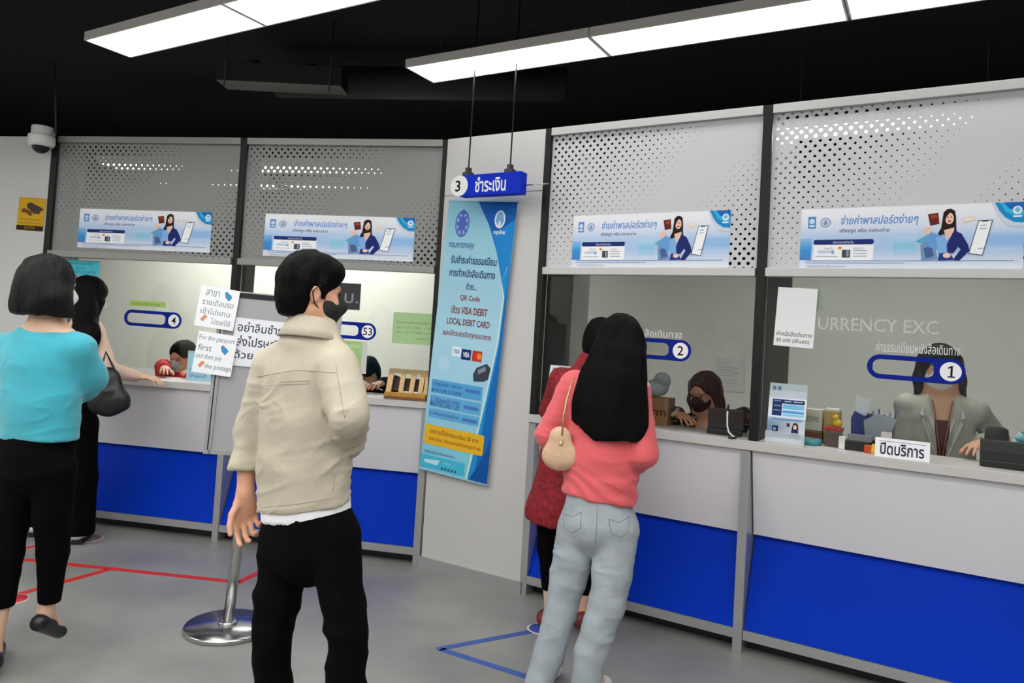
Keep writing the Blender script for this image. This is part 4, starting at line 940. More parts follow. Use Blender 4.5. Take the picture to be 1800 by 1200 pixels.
def shoe(name, root, an, to, m, r=.042, sole=None):
    lo, hi = bbox([an, to], .1); v = Vol(lo, hi, .006); d = unit(V3(to[0]-an[0], to[1]-an[1], to[2]-an[2]))
    h = an-d*.045; z0 = min(an[2], to[2])
    v.cap(V3(h[0], h[1], h[2]-.03), to, r, r*.92, .02, V3(0, 0, 1), .8).cap(V3(h[0], h[1], h[2]-.02), an+d*.03, r*.9, r*.8, .02)
    return surf(v, name, m, root)
# ================================================================== person in the cream jacket
def man_cream():
    B = axes(20); Bh = axes(57, -.04); y = 2.3
    r = person(545, y, 'person in a cream jacket and black trousers, back turned, head turned right')
    J = dict(hd=P(546, 514, y), nk=P(546, 600, y), ch=P(542, 690, y), pv=P(543, 915, y),
             shl=P(474, 645, 2.36), ell=P(437, 765, 2.37), wrl=P(431, 868, 2.34), shr=P(590, 646, 2.23), elr=P(614, 735, 2.165), wrr=P(578, 776, 2.40),
             hpl=P(512, 945, 2.33), knl=P(482, 1095, 2.32), anl=PZ(474, 2.33, .09), tol=PZ(478, 2.50, .035), hpr=P(574, 940, 2.27), knr=P(608, 1100, 2.22), anr=PZ(617, 2.23, .09), tor=PZ(636, 2.38, .035))
    hl = hand(J['wrl'], P(434, 960, 2.36)-J['wrl'], V3(.55, -.8, 0), V3(-1, -.3, .0), 1.0, (.5, .68, .8, .9), .05, fore=J['wrl']+(J['ell']-J['wrl'])*.25)
    hr = hand(J['wrr'], V3(-.75, .5, -.1), V3(-.5, -.6, -.4), V3(0, .3, 1), .95)
    body(r, J, B, SKIN, Bh, .95, .007, [hl, hr])
    q = lambda x, yy, z: J['hd']+.95*(Bh[0]*x+Bh[1]*yy+Bh[2]*z)
    v = Vol(J['hd']-.17, J['hd']+.17, .0045)
    v.ell(q(0, -.010, .048), (.081, .100, .086), .02, Bh).ell(q(0, -.038, -.01), (.073, .068, .08), .03, Bh).ell(q(0, .045, .078), (.066, .056, .042), .02, Bh)
    v.cap(q(0, -.072, -.02), q(0, -.066, -.07), .045, .032, .02, Bh[1], .8)
    for x in (-1, 1): v.ell(q(.1*x, .005, -.03), (.045, .034, .05), .012, Bh, 'd').cap(q(.075*x, .015, .03), q(.074*x, .02, -.012), .012, .006, .012)
    v.ell(q(0, .115, -.035), (.09, .085, .085), .012, Bh, 'd')
    v.cut(q(0, -.06, -.088), -Bh[2]-.25*Bh[1])
    surf(v, 'hair', HAIR, r, lambda p: .0050*vnoise(p, (46, 46, 12), 3)+.004*vnoise(p, 20, 5)+.002*vnoise(p, (90, 90, 24), 6))
    mask(r, J['hd'], Bh, .95, MASK_K); eyes(r, q, Bh, .95)
    # jacket
    lo, hi = bbox([J[k] for k in ('nk', 'shl', 'ell', 'wrl', 'shr', 'elr', 'wrr', 'pv')], .2); v = Vol(lo, hi, .0065); F = B[1]
    v.cap(P(494, 640, 2.345), P(586, 638, 2.255), .072, .070, .03, F, .85)
    v.cap(P(548, 588, y), P(546, 605, y), .074, .092, .03).cap(P(547, 605, y), P(543, 655, y), .09, .13, .05, F, .75)
    v.chain([P(542, 665, y), P(538, 740, y), P(533, 815, y), P(537, 930, y)], [.150, .155, .153, .160], .012, F, .72)
    v.cut(P(536, 890, y), V3(.20, 0, -1))
    v.cap(P(478, 648, 2.355), P(444, 755, 2.37), .068, .058, .016).cap(P(444, 755, 2.37), P(434, 800, 2.36), .058, .050, .012)
    v.cap(P(434, 797, 2.36), P(431, 826, 2.352), .052, .054, .004, None, 1, 'u', True)
    v.cap(P(592, 646, 2.23), P(604, 690, 2.19), .070, .066, .012).cap(P(604, 690, 2.19), P(615, 730, 2.155), .066, .064, .004).cap(P(615, 730, 2.155), P(612, 768, 2.30), .060, .052, .004)
    v.cap(P(612, 764, 2.27), P(608, 780, 2.315), .056, .056, .004, None, 1, 'u', True)
    # side vent at the hem
    v.cap(P(586, 868, 2.12), P(588, 905, 2.12), .006, None, .004, None, 1, 'd')
    def fold(p):
        a = creases(.0050, (8, 8, 7), 4, .7)(p)+wrinkles(.011, 14, 4.5, 15, 1)(p)+wrinkles(.007, 24, 5, 19, .3)(p); z = np.clip((1.37-p[:, 2])/.2, .15, 1)
        return a*z-.003
    jk = surf(v, 'jacket', mat('cream_cotton', (184, 176, 158), .85, var=.03, vscale=20, bump=.12, bscale=200), r, fold, 1)
    SM = mat('cream_seam', (160, 151, 132), .9)
    for pts in ([(462, 672), (545, 669)], [(462, 677), (545, 674)], [(452, 662), (520, 650), (590, 655)], [(590, 640), (598, 690), (606, 735)], [(448, 893), (520, 886), (582, 876)], [(586, 862), (588, 835)]): seam(jk, pts, .0011, SM)
    collar(r, P(548, 576, y), B[1], .066, .102, .040, MATS['cream_cotton'], .025)
    # white shirt below the hem
    v = Vol(lo, hi, .008); v.cap(P(536, 850, y), P(540, 960, y), .146, .150, .01, F, .72).cut(P(536, 908, y), V3(.19, 0, -1)).cut(P(536, 850, y), V3(0, 0, 1)); surf(v, 'shirt', mat('white_cotton', (232, 232, 236), .8), r)
    # trousers
    lo, hi = bbox([J[k] for k in ('pv', 'hpl', 'hpr', 'knl', 'knr', 'anl', 'anr')], .2); v = Vol(lo, hi, .0075)
    v.cap(P(540, 890, y), P(543, 945, y), .136, .142, .02, F, .78).cap(P(512, 945, 2.33), P(578, 940, 2.27), .092, None, .03)
    v.chain([P(503, 950, 2.34), P(488, 1050, 2.33), P(482, 1105, 2.32), PZ(474, 2.32, .08)], [.084, .070, .062, .052], .012)
    v.chain([P(586, 945, 2.26), P(601, 1050, 2.23), P(608, 1110, 2.22), PZ(616, 2.22, .08)], [.084, .068, .060, .056], .012)
    v.cut(PZ(540, y, .045), V3(0, 0, -1)).cut(P(541, 893, y), V3(-.2, 0, 1))
    surf(v, 'trousers', BLACKCLOTH, r, lambda p: creases(.008, (7, 7, 12), 9, .7)(p)*np.clip((.95-p[:, 2])*3, .2, 1))
    shoe('shoe', r, J['anl'], J['tol'], M_dark); shoe('shoe', r, J['anr'], J['tor'], M_dark)
man_cream()
# ================================================================== person in the turquoise sweater
def woman_teal():
    B = axes(12); Bh = axes(22, -.05); y = 3.05; F = B[1]
    r = person(60, y, 'person in a turquoise sweater and black trousers walking at the left edge, bobbed dark hair')
    J = dict(hd=P(88, 503, y), nk=P(82, 574, y), ch=P(72, 640, y), pv=P(66, 790, y), shl=P(12, 612, 3.08), ell=P(-22, 690, 3.1), wrl=P(0, 740, 3.28), shr=P(140, 614, 3.03), elr=P(164, 672, 3.16), wrr=P(130, 672, 3.36),
             hpl=P(36, 825, 3.07), knl=P(12, 975, 3.02), anl=PZ(-14, 3.0, .09), tol=PZ(-8, 3.17, .03), hpr=P(98, 825, 3.03), knr=P(96, 965, 3.07), anr=P(81, 1076, 3.10), tor=P(104, 1110, 3.2))
    hr = hand(J['wrr'], V3(-.4, .7, .1), V3(-.6, -.3, -.5), V3(0, .3, 1), .95); hl = hand(J['wrl'], V3(.4, .7, .1), V3(.6, -.3, -.5), V3(0, .3, 1), .95)
    body(r, J, B, SKIN_PALE, Bh, .98, .008, [hl, hr], slope=1)
    q = lambda x, yy, z: J['hd']+.98*(Bh[0]*x+Bh[1]*yy+Bh[2]*z)
    v = Vol(J['hd']-.24, J['hd']+.24, .006)
    v.ell(q(0, -.02, .035), (.098, .108, .098), .03, Bh).ell(q(0, -.035, -.05), (.125, .095, .095), .05, Bh).cap(q(-.085, -.025, -.05), q(-.112, -.03, -.112), .045, .035, .04).cap(q(.085, -.025, -.05), q(.108, .0, -.105), .045, .035, .04).cap(q(-.05, -.075, -.1), q(.05, -.075, -.1), .04, None, .04)
    v.ell(q(0, .12, -.03), (.085, .09, .11), .012, Bh, 'd').ell(q(.0, .0, -.16), (.10, .085, .065), .02, Bh, 'd').cut(q(0, 0, -.128), -Bh[2])
    surf(v, 'hair', HAIR_B, r, strands(.0035))
    mask(r, J['hd'], Bh, .98, mat('white_mask', (226, 228, 230), .7))
    eyes(r, q, Bh)
    lo, hi = bbox([J[k] for k in ('nk', 'shl', 'ell', 'wrl', 'shr', 'elr', 'wrr', 'pv')], .16); v = Vol(lo, hi, .0075)
    v.cap(P(22, 614, 3.07), P(130, 616, 3.04), .066, None, .05).cap(P(76, 594, y), P(72, 640, y), .09, .15, .06, F, .72)
    v.chain([P(72, 640, y), P(70, 700, y), P(68, 800, y)], [.165, .165, .165], .04, F, .70)
    v.cut(P(68, 769, y), V3(.0, 0, -1))
    v.ell(P(86, 553, y), (.135, .15, .074), .02, None, 'd')
    v.cap(J['shr'], P(160, 664, 3.12), .064, .062, .04).cap(P(160, 664, 3.12), P(142, 676, 3.3), .062, .05, .03).cap(P(156, 650, 3.1), P(150, 688, 3.14), .06, .045, .03)
    v.cap(J['shl'], J['ell'], .062, .056, .04).cap(J['ell'], J['wrl'], .054, .045, .03)
    surf(v, 'sweater', mat('turquoise_knit', (58, 166, 184), .9, sheen=.3, bump=.15, bscale=220), r, lambda p: creases(.005, (6, 6, 9), 11, .35)(p)+wrinkles(.006, 12, 4, 13, .4)(p))
    lo, hi = bbox([J[k] for k in ('pv', 'hpl', 'hpr', 'knl', 'knr', 'anl', 'anr')], .18); v = Vol(lo, hi, .0075)
    v.cap(P(67, 765, y), P(67, 815, y), .148, .148, .02, F, .78).cap(P(45, 825, 3.07), P(88, 825, 3.04), .09, None, .03)
    v.chain([J['hpl'], P(20, 900, 3.04), J['knl'], PZ(-12, 3.0, .1)], [.086, .074, .060, .048], .012).chain([J['hpr'], P(93, 900, 3.05), P(93, 970, 3.07), P(86, 1062, 3.09)], [.082, .074, .058, .040], .012)
    v.cut(P(84, 1058, 3.09), V3(0, 0, -1), near=P(84, 1100, 3.1), rad=.13).cut(P(67, 764, y), V3(0, 0, 1))
    surf(v, 'trousers', BLACKCLOTH, r, creases(.004, (7, 7, 10), 5, .4))
    shoe('shoe', r, J['anr']+V3(0, 0, -.032), J['tor'], mat('black_leather', (18, 18, 20), .35), .034); shoe('shoe', r, J['anl']+V3(0, 0, -.01), J['tol'], MATS['black_leather'])
woman_teal()
# ================================================================== person in the pink top
def woman_pink():
    B = axes(24); Bh = axes(30, -.12); y = 3.1; F = B[1]
    r = person(1020, y, 'person in a pink top and pale grey jeans with very long black hair')
    J = dict(hd=P(1093, 603, y), nk=P(1082, 665, y), ch=P(1066, 725, y), pv=P(1052, 880, y), shl=P(1008, 676, 3.17), ell=P(960, 775, 3.2), wrl=P(1010, 805, 3.42), shr=P(1122, 684, 3.04), elr=P(1134, 800, 3.0), wrr=P(1100, 818, 3.22),
             hpl=P(1018, 925, 3.14), knl=P(992, 1045, 3.14), anl=PZ(952, 3.12, .09), tol=PZ(975, 3.28, .03), hpr=P(1086, 925, 3.06), knr=P(1072, 1045, 3.04), anr=PZ(1034, 3.04, .09), tor=PZ(1062, 3.19, .03))
    hr = hand(J['wrr'], V3(-.3, .8, .1), V3(-.6, -.3, .5), V3(0, .3, 1), .93, fore=J['wrr']+(J['elr']-J['wrr'])*.2); hl = hand(J['wrl'], V3(.6, .6, .2), V3(.5, -.3, .6), V3(0, .3, 1), .93)
    body(r, J, B, SKIN_PALE, Bh, .95, .008, [hl, hr], .95)
    q = lambda x, yy, z: J['hd']+.95*(Bh[0]*x+Bh[1]*yy+Bh[2]*z)
    lo, hi = bbox([J['hd'], P(1060, 780, y), P(1000, 700, y), P(1135, 700, y)], .16); v = Vol(lo, hi, .006)
    v.ell(q(0, -.02, .034), (.086, .104, .094), .03, Bh)
    yb = 2.99
    v.chain([P(1090, 600, 3.03), P(1084, 635, 3.018), P(1075, 675, 3.018), P(1068, 715, 3.02), P(1066, 750, 3.018)], [.104, .118, .138, .150, .150], .012, F, .40)
    v.cap(P(1122, 610, 3.06), P(1120, 745, yb), .034, .04, .05)
    v.ell(q(0, .12, -.04), (.085, .085, .12), .012, Bh, 'd')
    v.cut(P(1062, 774, yb), V3(.06, 0, -1)).cut(P(1020, 752, yb), V3(-.75, 0, -1), near=P(1010, 770, yb), rad=.14)
    surf(v, 'hair', HAIR, r, lambda p: strands(.0036, (60, 60, 2.2), 2)(p)+.003*vnoise(p, (16, 16, 1.2), 8))
    mask(r, J['hd'], Bh, .95, mat('white_mask')); eyes(r, q, Bh)
    lo, hi = bbox([J[k] for k in ('nk', 'shl', 'ell', 'wrl', 'shr', 'elr', 'wrr', 'pv')], .16); v = Vol(lo, hi, .0065)
    v.cap(P(1022, 680, 3.15), P(1110, 686, 3.06), .06, None, .05).cap(P(1078, 668, y), P(1068, 720, y), .07, .135, .06, F, .72)
    v.chain([P(1066, 725, y), P(1058, 800, y), P(1051, 900, y)], [.148, .148, .162], .04, F, .72)
    v.cut(P(1051, 874, y), V3(-.09, 0, -1))
    v.cap(J['shl'], P(966, 765, 3.19), .060, .056, .04).cap(P(966, 765, 3.19), P(985, 795, 3.32), .055, .043, .03)
    v.cap(P(1118, 686, 3.04), P(1131, 798, 3.0), .058, .054, .03).cap(P(1131, 798, 3.0), P(1112, 818, 3.14), .052, .043, .025)
    def fold(p):
        return creases(.005, (6, 6, 12), 21, .4)(p)+wrinkles(.006, 22, 4, 13, -.3)(p)+.0035*np.sin(p[:, 2]*95+9*vnoise(p, 5, 2)+p[:, 0]*30)*np.clip((.98-p[:, 2])*9, 0, 1)
    surf(v, 'top', mat('coral_pink_cotton', (216, 92, 98), .85, sheen=.2, bump=.1, bscale=200), r, fold)
    lo, hi = bbox([J[k] for k in ('pv', 'hpl', 'hpr', 'knl', 'knr', 'anl', 'anr')], .2); v = Vol(lo, hi, .0065)
    v.cap(P(1052, 864, y), P(1050, 915, y), .132, .150, .02, F, .78).cap(P(1025, 922, 3.13), P(1078, 922, 3.07), .094, None, .03)
    v.chain([P(1017, 930, 3.14), P(1000, 1010, 3.14), P(988, 1060, 3.14), P(966, 1145, 3.12), PZ(948, 3.1, .05)], [.090, .080, .070, .064, .060], .012).chain([P(1084, 930, 3.06), P(1076, 1010, 3.05), P(1067, 1060, 3.04), P(1040, 1145, 3.03), PZ(1026, 3.02, .05)], [.090, .082, .076, .068, .058], .012)
    v.cut(PZ(1000, y, .03), V3(0, 0, -1)).cut(P(1052, 866, y), V3(.06, 0, 1))
    def jf(p): return (creases(.005, (7, 7, 13), 31, .45)(p)+wrinkles(.009, 33, 5, 14, .25)(p)-.002)*np.clip((.84-p[:, 2])*4, .15, 1)
    j = surf(v, 'jeans', mat('pale_grey_denim', (168, 176, 182), .85, col2=(146, 155, 162), vscale=9, bump=.2, bscale=260), r, jf)
    SM = mat('denim_seam', (116, 126, 136), .8)
    for pts in ([(1050, 880), (1049, 920), (1046, 955)], [(988, 868), (1050, 876), (1116, 892)], [(990, 903), (1008, 908), (1022, 899)], [(990, 903), (992, 928), (1006, 936), (1020, 928), (1022, 899)], [(1070, 912), (1088, 918), (1106, 908)], [(1070, 912), (1074, 938), (1090, 944), (1104, 936), (1106, 908)]): seam(j, pts, .0012, SM)
    o = np.array(r.location)
    for pts in () and (((1003, 895), (1022, 902), (1020, 912), (1002, 905)), ((1072, 905), (1100, 908), (1098, 918), (1074, 914))):
        w_ = [P(a, b, 2.955 if a < 1050 else 2.9)-o for a, b in pts]
        MB().tube(w_+[w_[0]], .0018, 5).build('back_pocket', mat('denim_seam', (120, 130, 140), .8), j)
    shoe('shoe', r, J['anl']+V3(.015, .03, -.012), J['tol'], M_wplastic, .036); shoe('shoe', r, J['anr']+V3(.015, .03, -.012), J['tor'], M_wplastic, .036)
    # shoulder bag
    c = P(984, 778, 3.08); t = empty('handbag', tuple(c+V3(0, 0, -.09)), 'small beige bag with a chain strap under the arm of the person in pink', 'bag')
    v = Vol(c-.16, c+.16, .005); v.chain([P(985, 770, 3.08), P(984, 800, 3.09)], [.05, .062], .03, F, .5).cap(P(970, 800, 3.1), P(998, 802, 3.07), .04, None, .03, F, .6)
    surf(v, 'bag_body', mat('beige_leather', (206, 172, 142), .5, bump=.4, bscale=50), t)
    o = np.array(t.location); pts = [P(988, 765, 3.03)-o, P(990, 735, 3.02)-o, P(997, 700, 3.03)-o, P(1008, 664, 3.08)-o]
    MB().tube(pts, .0042, 8).build('chain_strap', mat('gold_chain', (206, 180, 130), .3, .8, bump=.6, bscale=120), t)
    MB().tube([P(987, 775, 3.005)-o, P(986, 784, 3.0)-o], .007, 8).build('clasp', MATS['gold_chain'], t)
woman_pink()
# ================================================================== person in dark red at window 2
def woman_red():
    B = axes(32); Bh = axes(40, -.25); y = 3.75; F = B[1]
    r = person(1000, y, 'person in a dark red patterned blouse at window 2, mostly hidden by the pink top')
    J = dict(hd=P(1060, 600, 3.86), nk=P(1040, 645, 3.83), ch=P(1022, 700, 3.8), pv=P(990, 850, y), shl=P(985, 665, 3.9), ell=P(965, 745, 3.98), wrl=P(1010, 742, 4.12), shr=P(1075, 670, 3.73), elr=P(1090, 750, 3.8), wrr=P(1100, 738, 4.0),
             hpl=P(968, 860, 3.8), knl=P(966, 960, 3.8), anl=PZ(968, 3.8, .09), tol=PZ(1010, 3.95, .03), hpr=P(1020, 862, 3.72), knr=P(1022, 965, 3.74), anr=PZ(1024, 3.76, .1), tor=PZ(1022, 3.86, .035))
    for k in 'lr': J['wr'+k][2] = max(J['wr'+k][2], 1.085); J['el'+k][2] = max(J['el'+k][2], 1.09)
    body(r, J, B, SKIN_PALE, Bh, .95, .009, [hand(J['wrl'], V3(.5, .8, -.02), V3(0, 0, -1), V3(1, -.5, 0), .93, (.1, .1, .1, .1), .06, .0035), hand(J['wrr'], V3(.3, .9, -.02), V3(0, 0, -1), V3(-1, 0, 0), .93, (.1, .1, .1, .1), .06, .0035)], .95)
    q = lambda x, yy, z: J['hd']+.95*(Bh[0]*x+Bh[1]*yy+Bh[2]*z)
    v = Vol(J['hd']-.2, J['hd']+.2, .006); v.ell(q(0, -.018, .034), (.087, .105, .092), .03, Bh).ell(q(0, -.04, -.03), (.085, .075, .09), .03, Bh).ell(q(0, .12, -.035), (.085, .085, .11), .012, Bh, 'd').cut(q(0, 0, -.1), -Bh[2]); surf(v, 'hair', HAIR, r, strands(.003))
    mask(r, J['hd'], Bh, .95, mat('white_mask')); eyes(r, q, Bh)
    lo, hi = bbox([J[k] for k in ('nk', 'shl', 'ell', 'wrl', 'shr', 'elr', 'wrr', 'pv')], .22); v = Vol(lo, hi, .008)
    v.cap(P(1042, 640, 3.83), P(1038, 660, 3.83), .075, .09, .03).cap(P(997, 672, 3.88), P(1066, 676, 3.76), .062, None, .05).cap(P(1038, 652, 3.83), P(1022, 700, 3.8), .07, .14, .06, F, .75).chain([P(1020, 705, 3.8), P(1002, 790, 3.77), P(983, 905, y), P(982, 935, y)], [.145, .145, .172, .178], .04, F, .75)
    v.cut(P(983, 921, y), V3(-.1, 0, -1)).cap(J['shl'], J['ell'], .06, .054, .04).cap(J['ell'], J['wrl'], .05, .04, .03).cap(J['shr'], J['elr'], .06, .054, .04).cap(J['elr'], J['wrr'], .05, .04, .03)
    surf(v, 'blouse', mat('dark_red_print', (158, 24, 36), .85, col2=(92, 14, 24), vscale=45), r, creases(.006, (11, 11, 4), 41, .3))
    lo, hi = bbox([J[k] for k in ('pv', 'hpl', 'hpr', 'knl', 'knr', 'anl', 'anr')], .18); v = Vol(lo, hi, .008)
    v.cap(J['hpl'], J['hpr'], .092, None, .05).chain([J['hpl'], J['knl'], PZ(968, 3.8, .2)], [.085, .06, .046], .03).chain([J['hpr'], J['knr'], PZ(1024, 3.76, .22)], [.085, .06, .046], .03).cut(PZ(1000, y, .2), V3(0, 0, -1))
    surf(v, 'leggings', BLACKCLOTH, r)
    SR = mat('red_black_shoe', (150, 30, 26), .5, col2=(26, 22, 24), vscale=16)
    shoe('shoe', r, J['anl']+V3(0, 0, -.005), J['tol'], SR); shoe('shoe', r, J['anr']+V3(0, 0, -.01), J['tor'], SR)
woman_red()
# ================================================================== person in black at window 4
def woman_black():
    B = axes(10); Bh = axes(35, -.3); y = 4.72; F = B[1]
    r = person(110, y, 'person in black with pale peach sleeves leaning at window 4, long black hair')
    J = dict(hd=P(158, 520, 4.78), nk=P(148, 560, 4.74), ch=P(142, 610, 4.72), pv=P(122, 725, y), shl=P(108, 585, 4.76), ell=P(100, 650, 4.9), wrl=P(150, 655, 4.95), shr=P(163, 582, 4.68), elr=P(190, 650, 4.68), wrr=P(243, 661, 4.86),
             hpl=P(102, 745, 4.76), knl=P(82, 840, 4.80), anl=PZ(64, 4.84, .09), tol=PZ(74, 4.97, .035), hpr=P(142, 745, 4.7), knr=P(142, 840, 4.72), anr=PZ(140, 4.74, .09), tor=PZ(152, 4.87, .035))
    body(r, J, B, SKIN_PALE, Bh, .95, .009, [hand(J['wrr'], V3(1, .2, -.08), V3(0, .1, -1), V3(.2, 1, 0), .95, (.3, .35, .4, .5), .06, .0035), hand(J['wrl'], V3(1, .2, -.05), V3(0, 0, -1), V3(0, 1, 0), .93, (.2, .2, .3, .3), .06, .0035)], .95)
    q = lambda x, yy, z: J['hd']+.95*(Bh[0]*x+Bh[1]*yy+Bh[2]*z)
    lo, hi = bbox([J['hd'], P(150, 650, 4.7)], .2); v = Vol(lo, hi, .0065)
    v.ell(q(0, -.016, .034), (.092, .112, .098), .03, Bh).ell(q(0, .0, -.03), (.088, .09, .09), .03, Bh).chain([P(150, 545, 4.7), P(150, 590, 4.6), P(146, 645, 4.59)], [.09, .085, .05], .05, F, .5).cap(q(.075, .04, -.03), q(.075, .05, -.16), .03, .02, .03)
    v.ell(q(0, .125, -.04), (.075, .075, .10), .012, Bh, 'd'); surf(v, 'hair', HAIR, r, strands(.0025))
    mask(r, J['hd'], Bh, .95, mat('white_mask')); eyes(r, q, Bh)
    lo, hi = bbox([J[k] for k in ('nk', 'shl', 'ell', 'wrl', 'shr', 'elr', 'wrr', 'pv')], .2)
    v = Vol(lo, hi, .0085); v.cap(J['shr']+V3(0, 0, .01), J['elr'], .062, .060, .04).cap(J['elr'], J['wrr']-V3(.02, 0, 0), .056, .040, .02).cap(J['shl'], J['ell'], .058, .05, .04).cap(J['ell'], J['wrl'], .046, .036, .02).cap(J['shl'], J['shr'], .055, None, .04)
    surf(v, 'blouse', mat('peach_cotton', (228, 196, 176), .85), r, creases(.004, (14, 14, 14), 44, .5))
    v = Vol(lo, hi, .0085); v.cap(P(146, 575, 4.73), P(142, 620, 4.72), .085, .14, .05, F, .75).chain([P(142, 615, 4.72), P(132, 680, 4.72), P(122, 770, y)], [.142, .14, .165], .04, F, .75)
    surf(v, 'vest', BLACKCLOTH, r)
    lo, hi = bbox([J[k] for k in ('pv', 'hpl', 'hpr', 'knl', 'knr', 'anl', 'anr')], .2); v = Vol(lo, hi, .0085)
    v.cap(J['hpl'], J['hpr'], .10, None, .05).chain([J['hpl'], J['knl'], PZ(66, 4.83, .08)], [.098, .085, .075], .03).chain([J['hpr'], J['knr'], PZ(140, 4.73, .08)], [.10, .092, .085], .03).cut(PZ(110, y, .055), V3(0, 0, -1))
    surf(v, 'trousers', BLACKCLOTH, r, creases(.005, (8, 8, 5), 45, .3))
    SW = mat('white_sneaker', (222, 214, 210), .6)
    for s in 'lr':
        sh = shoe('shoe', r, J['an'+s]+V3(0, 0, -.008), J['to'+s], SW)
        a, b = J['an'+s]-np.array(r.location), J['to'+s]-np.array(r.location); MB().tube([V3(a[0], a[1], .012)-unit(V3(*(b-a)[:2], 0))*.045, V3(b[0], b[1], .012)], .033, 10).build('sole', M_dark, sh)
    c = P(196, 690, 4.6); t = empty('handbag', tuple(c+V3(0, 0, -.14)), 'black slouchy bag hanging from the elbow of the person in black', 'bag')
    v = Vol(c-.25, c+.25, .007); v.chain([P(190, 668, 4.6), P(193, 700, 4.6)], [.085, .11], .04, F, .6).cap(P(170, 708, 4.62), P(212, 706, 4.6), .06, None, .04, F, .7); surf(v, 'bag_body', mat('black_bag_leather', (16, 16, 18), .45), t, creases(.006, (10, 10, 10), 47, .5))
    o = np.array(t.location); MB().tube([P(172, 675, 4.58)-o, P(180, 640, 4.56)-o, P(186, 618, 4.6)-o, P(197, 640, 4.6)-o, P(212, 672, 4.58)-o], .007, 8).build('handle', MATS['black_bag_leather'], t)
woman_black()
# ================================================================== staff behind the windows
def staff(label, px, py, y, th, pitch, skin, hairm, maskm, torso, shirt, arms, hs=.98, long_hair=0., hairside=0.):
    B = axes(th[0]); Bh = axes(th[1], pitch); F = B[1]; s = FPX/y
    r = person(px, y, label)
    hd = P(px, py, y); c = P(torso[0], torso[1], y)
    J = dict(hd=hd, nk=hd*.35+c*.65+V3(0, 0, hd[2]*0+.02), ch=c+V3(0, 0, -.12), pv=c+V3(0, 0, -.5))
    for k, sg in (('l', -1), ('r', 1)):
        J['sh'+k] = c+B[0]*sg*.150+V3(0, 0, -.045); J['el'+k], J['wr'+k] = [V3(a_[0], a_[1], max(a_[2], m_) if arms[k][1][2] > .8 and a_[2] > .8 else a_[2]) for a_, m_ in zip(arms[k], (1.085, 1.095))]
        J['hp'+k] = J['pv']+B[0]*sg*.09-V3(0, 0, .03); zh = J['hp'+k][2]; J['kn'+k] = J['hp'+k]*1.+F*.04+V3(0, 0, .09-zh+(zh-.09)*.52); J['an'+k] = J['hp'+k]-F*.01+V3(0, 0, .09-zh); J['to'+k] = J['an'+k]+F*.13+V3(0, 0, -.055)
    hands = [hand(J['wr'+k], unit((J['wr'+k]-J['el'+k])*V3(1, 1, .3))+V3(0, 0, -.06), V3(0, 0, -1), B[0]*(-sg), .95, (.15, .18, .2, .24), .07, .0035) for k, sg in (('l', -1), ('r', 1))]
    body(r, J, B, skin, Bh, hs, .008, hands, .97)
    lo, hi = bbox([J[a+k] for a in ('hp', 'kn', 'an') for k in 'lr'], .16); v = Vol(lo, hi, .011)
    v.cap(J['hpl'], J['hpr'], .10, None, .05)
    for k in 'lr': v.chain([J['hp'+k], J['kn'+k], J['an'+k]], [.09, .068, .055], .02)
    surf(v, 'trousers', BLACKCLOTH, r)
    for k in 'lr': shoe('shoe', r, J['an'+k], J['to'+k], M_dark)
    q = lambda x, yy, z: hd+hs*(Bh[0]*x+Bh[1]*yy+Bh[2]*z)
    v = Vol(hd-.34, hd+.24, .0065); v.ell(q(0, -.018, .038), (.086, .105, .090), .03, Bh)
    v.ell(q(0, -.05, -.02), (.08, .065, .08), .03, Bh)
    if long_hair:
        for x in (-1, 1): v.chain([q(.07*x, -.01, .04), q(.085*x, -.01, -.06), q((.09+.02*(x == hairside))*x, -.005, -.1-long_hair)], [.035, .034, .022], .03)
        v.chain([q(0, -.06, 0), q(0, -.07, -.1-long_hair*.8)], [.075, .06], .03, Bh[1], .5)
    v.ell(q(0, .128, -.018), (.073, .082, .095), .012, Bh, 'd'); surf(v, 'hair', hairm, r, strands(.003))
    mask(r, hd, Bh, hs, maskm); eyes(r, q, Bh, hs)
    return r, J, B, Bh, c, F, q
# grey blazer at window 1
y1 = 3.74
r, J, B, Bh, c, F, q = staff('clerk in a grey blazer and dark red top standing behind window 1', 1652, 647, y1, (207, 205), -.12, SKIN, HAIR_B, mat('white_mask'), (1655, 702),
    None, dict(r=(PZ(1588, 3.82, 1.0), PZ(1600, 3.74, .76)), l=(P(1752, 770, 3.75), P(1722, 782, 3.52))), .97, .1, -1)
lo, hi = bbox([J[k] for k in ('nk', 'shl', 'ell', 'wrl', 'shr', 'elr', 'wrr', 'pv')], .2); v = Vol(lo, hi, .0065)
v.cap(J['shl'], J['shr'], .058, None, .03).cap(c+V3(0, 0, .0), c+V3(0, 0, -.1), .075, .145, .03, F, .72).chain([c+V3(0, 0, -.1), c+V3(0, 0, -.3), c+V3(0, 0, -.62)], [.155, .15, .17], .02, F, .72)
for k in 'lr': v.cap(J['sh'+k], J['el'+k], .058, .052, .02).cap(J['el'+k], J['el'+k]*.28+J['wr'+k]*.72, .052, .044, .02)
def opening(x, y, z):
    a = (x-c[0])*B[0][0]+(y-c[1])*B[0][1]; f_ = (x-c[0])*F[0]+(y-c[1])*F[1]; t_ = np.clip((.06-(z-c[2]))/.40, 0, 1)
    return np.maximum(np.abs(a)-(.062*(1-t_)+.002), .02-f_)
v.carve(opening).ell(c+V3(0, 0, .045)+F*.015, (.066, .066, .06), .01, B, 'd')
BLZ = mat('grey_blazer', (176, 175, 164), .85, bump=.12, bscale=200)
surf(v, 'blazer', BLZ, r, creases(.0045, (8, 8, 8), 51, .5))
o = np.array(r.location)
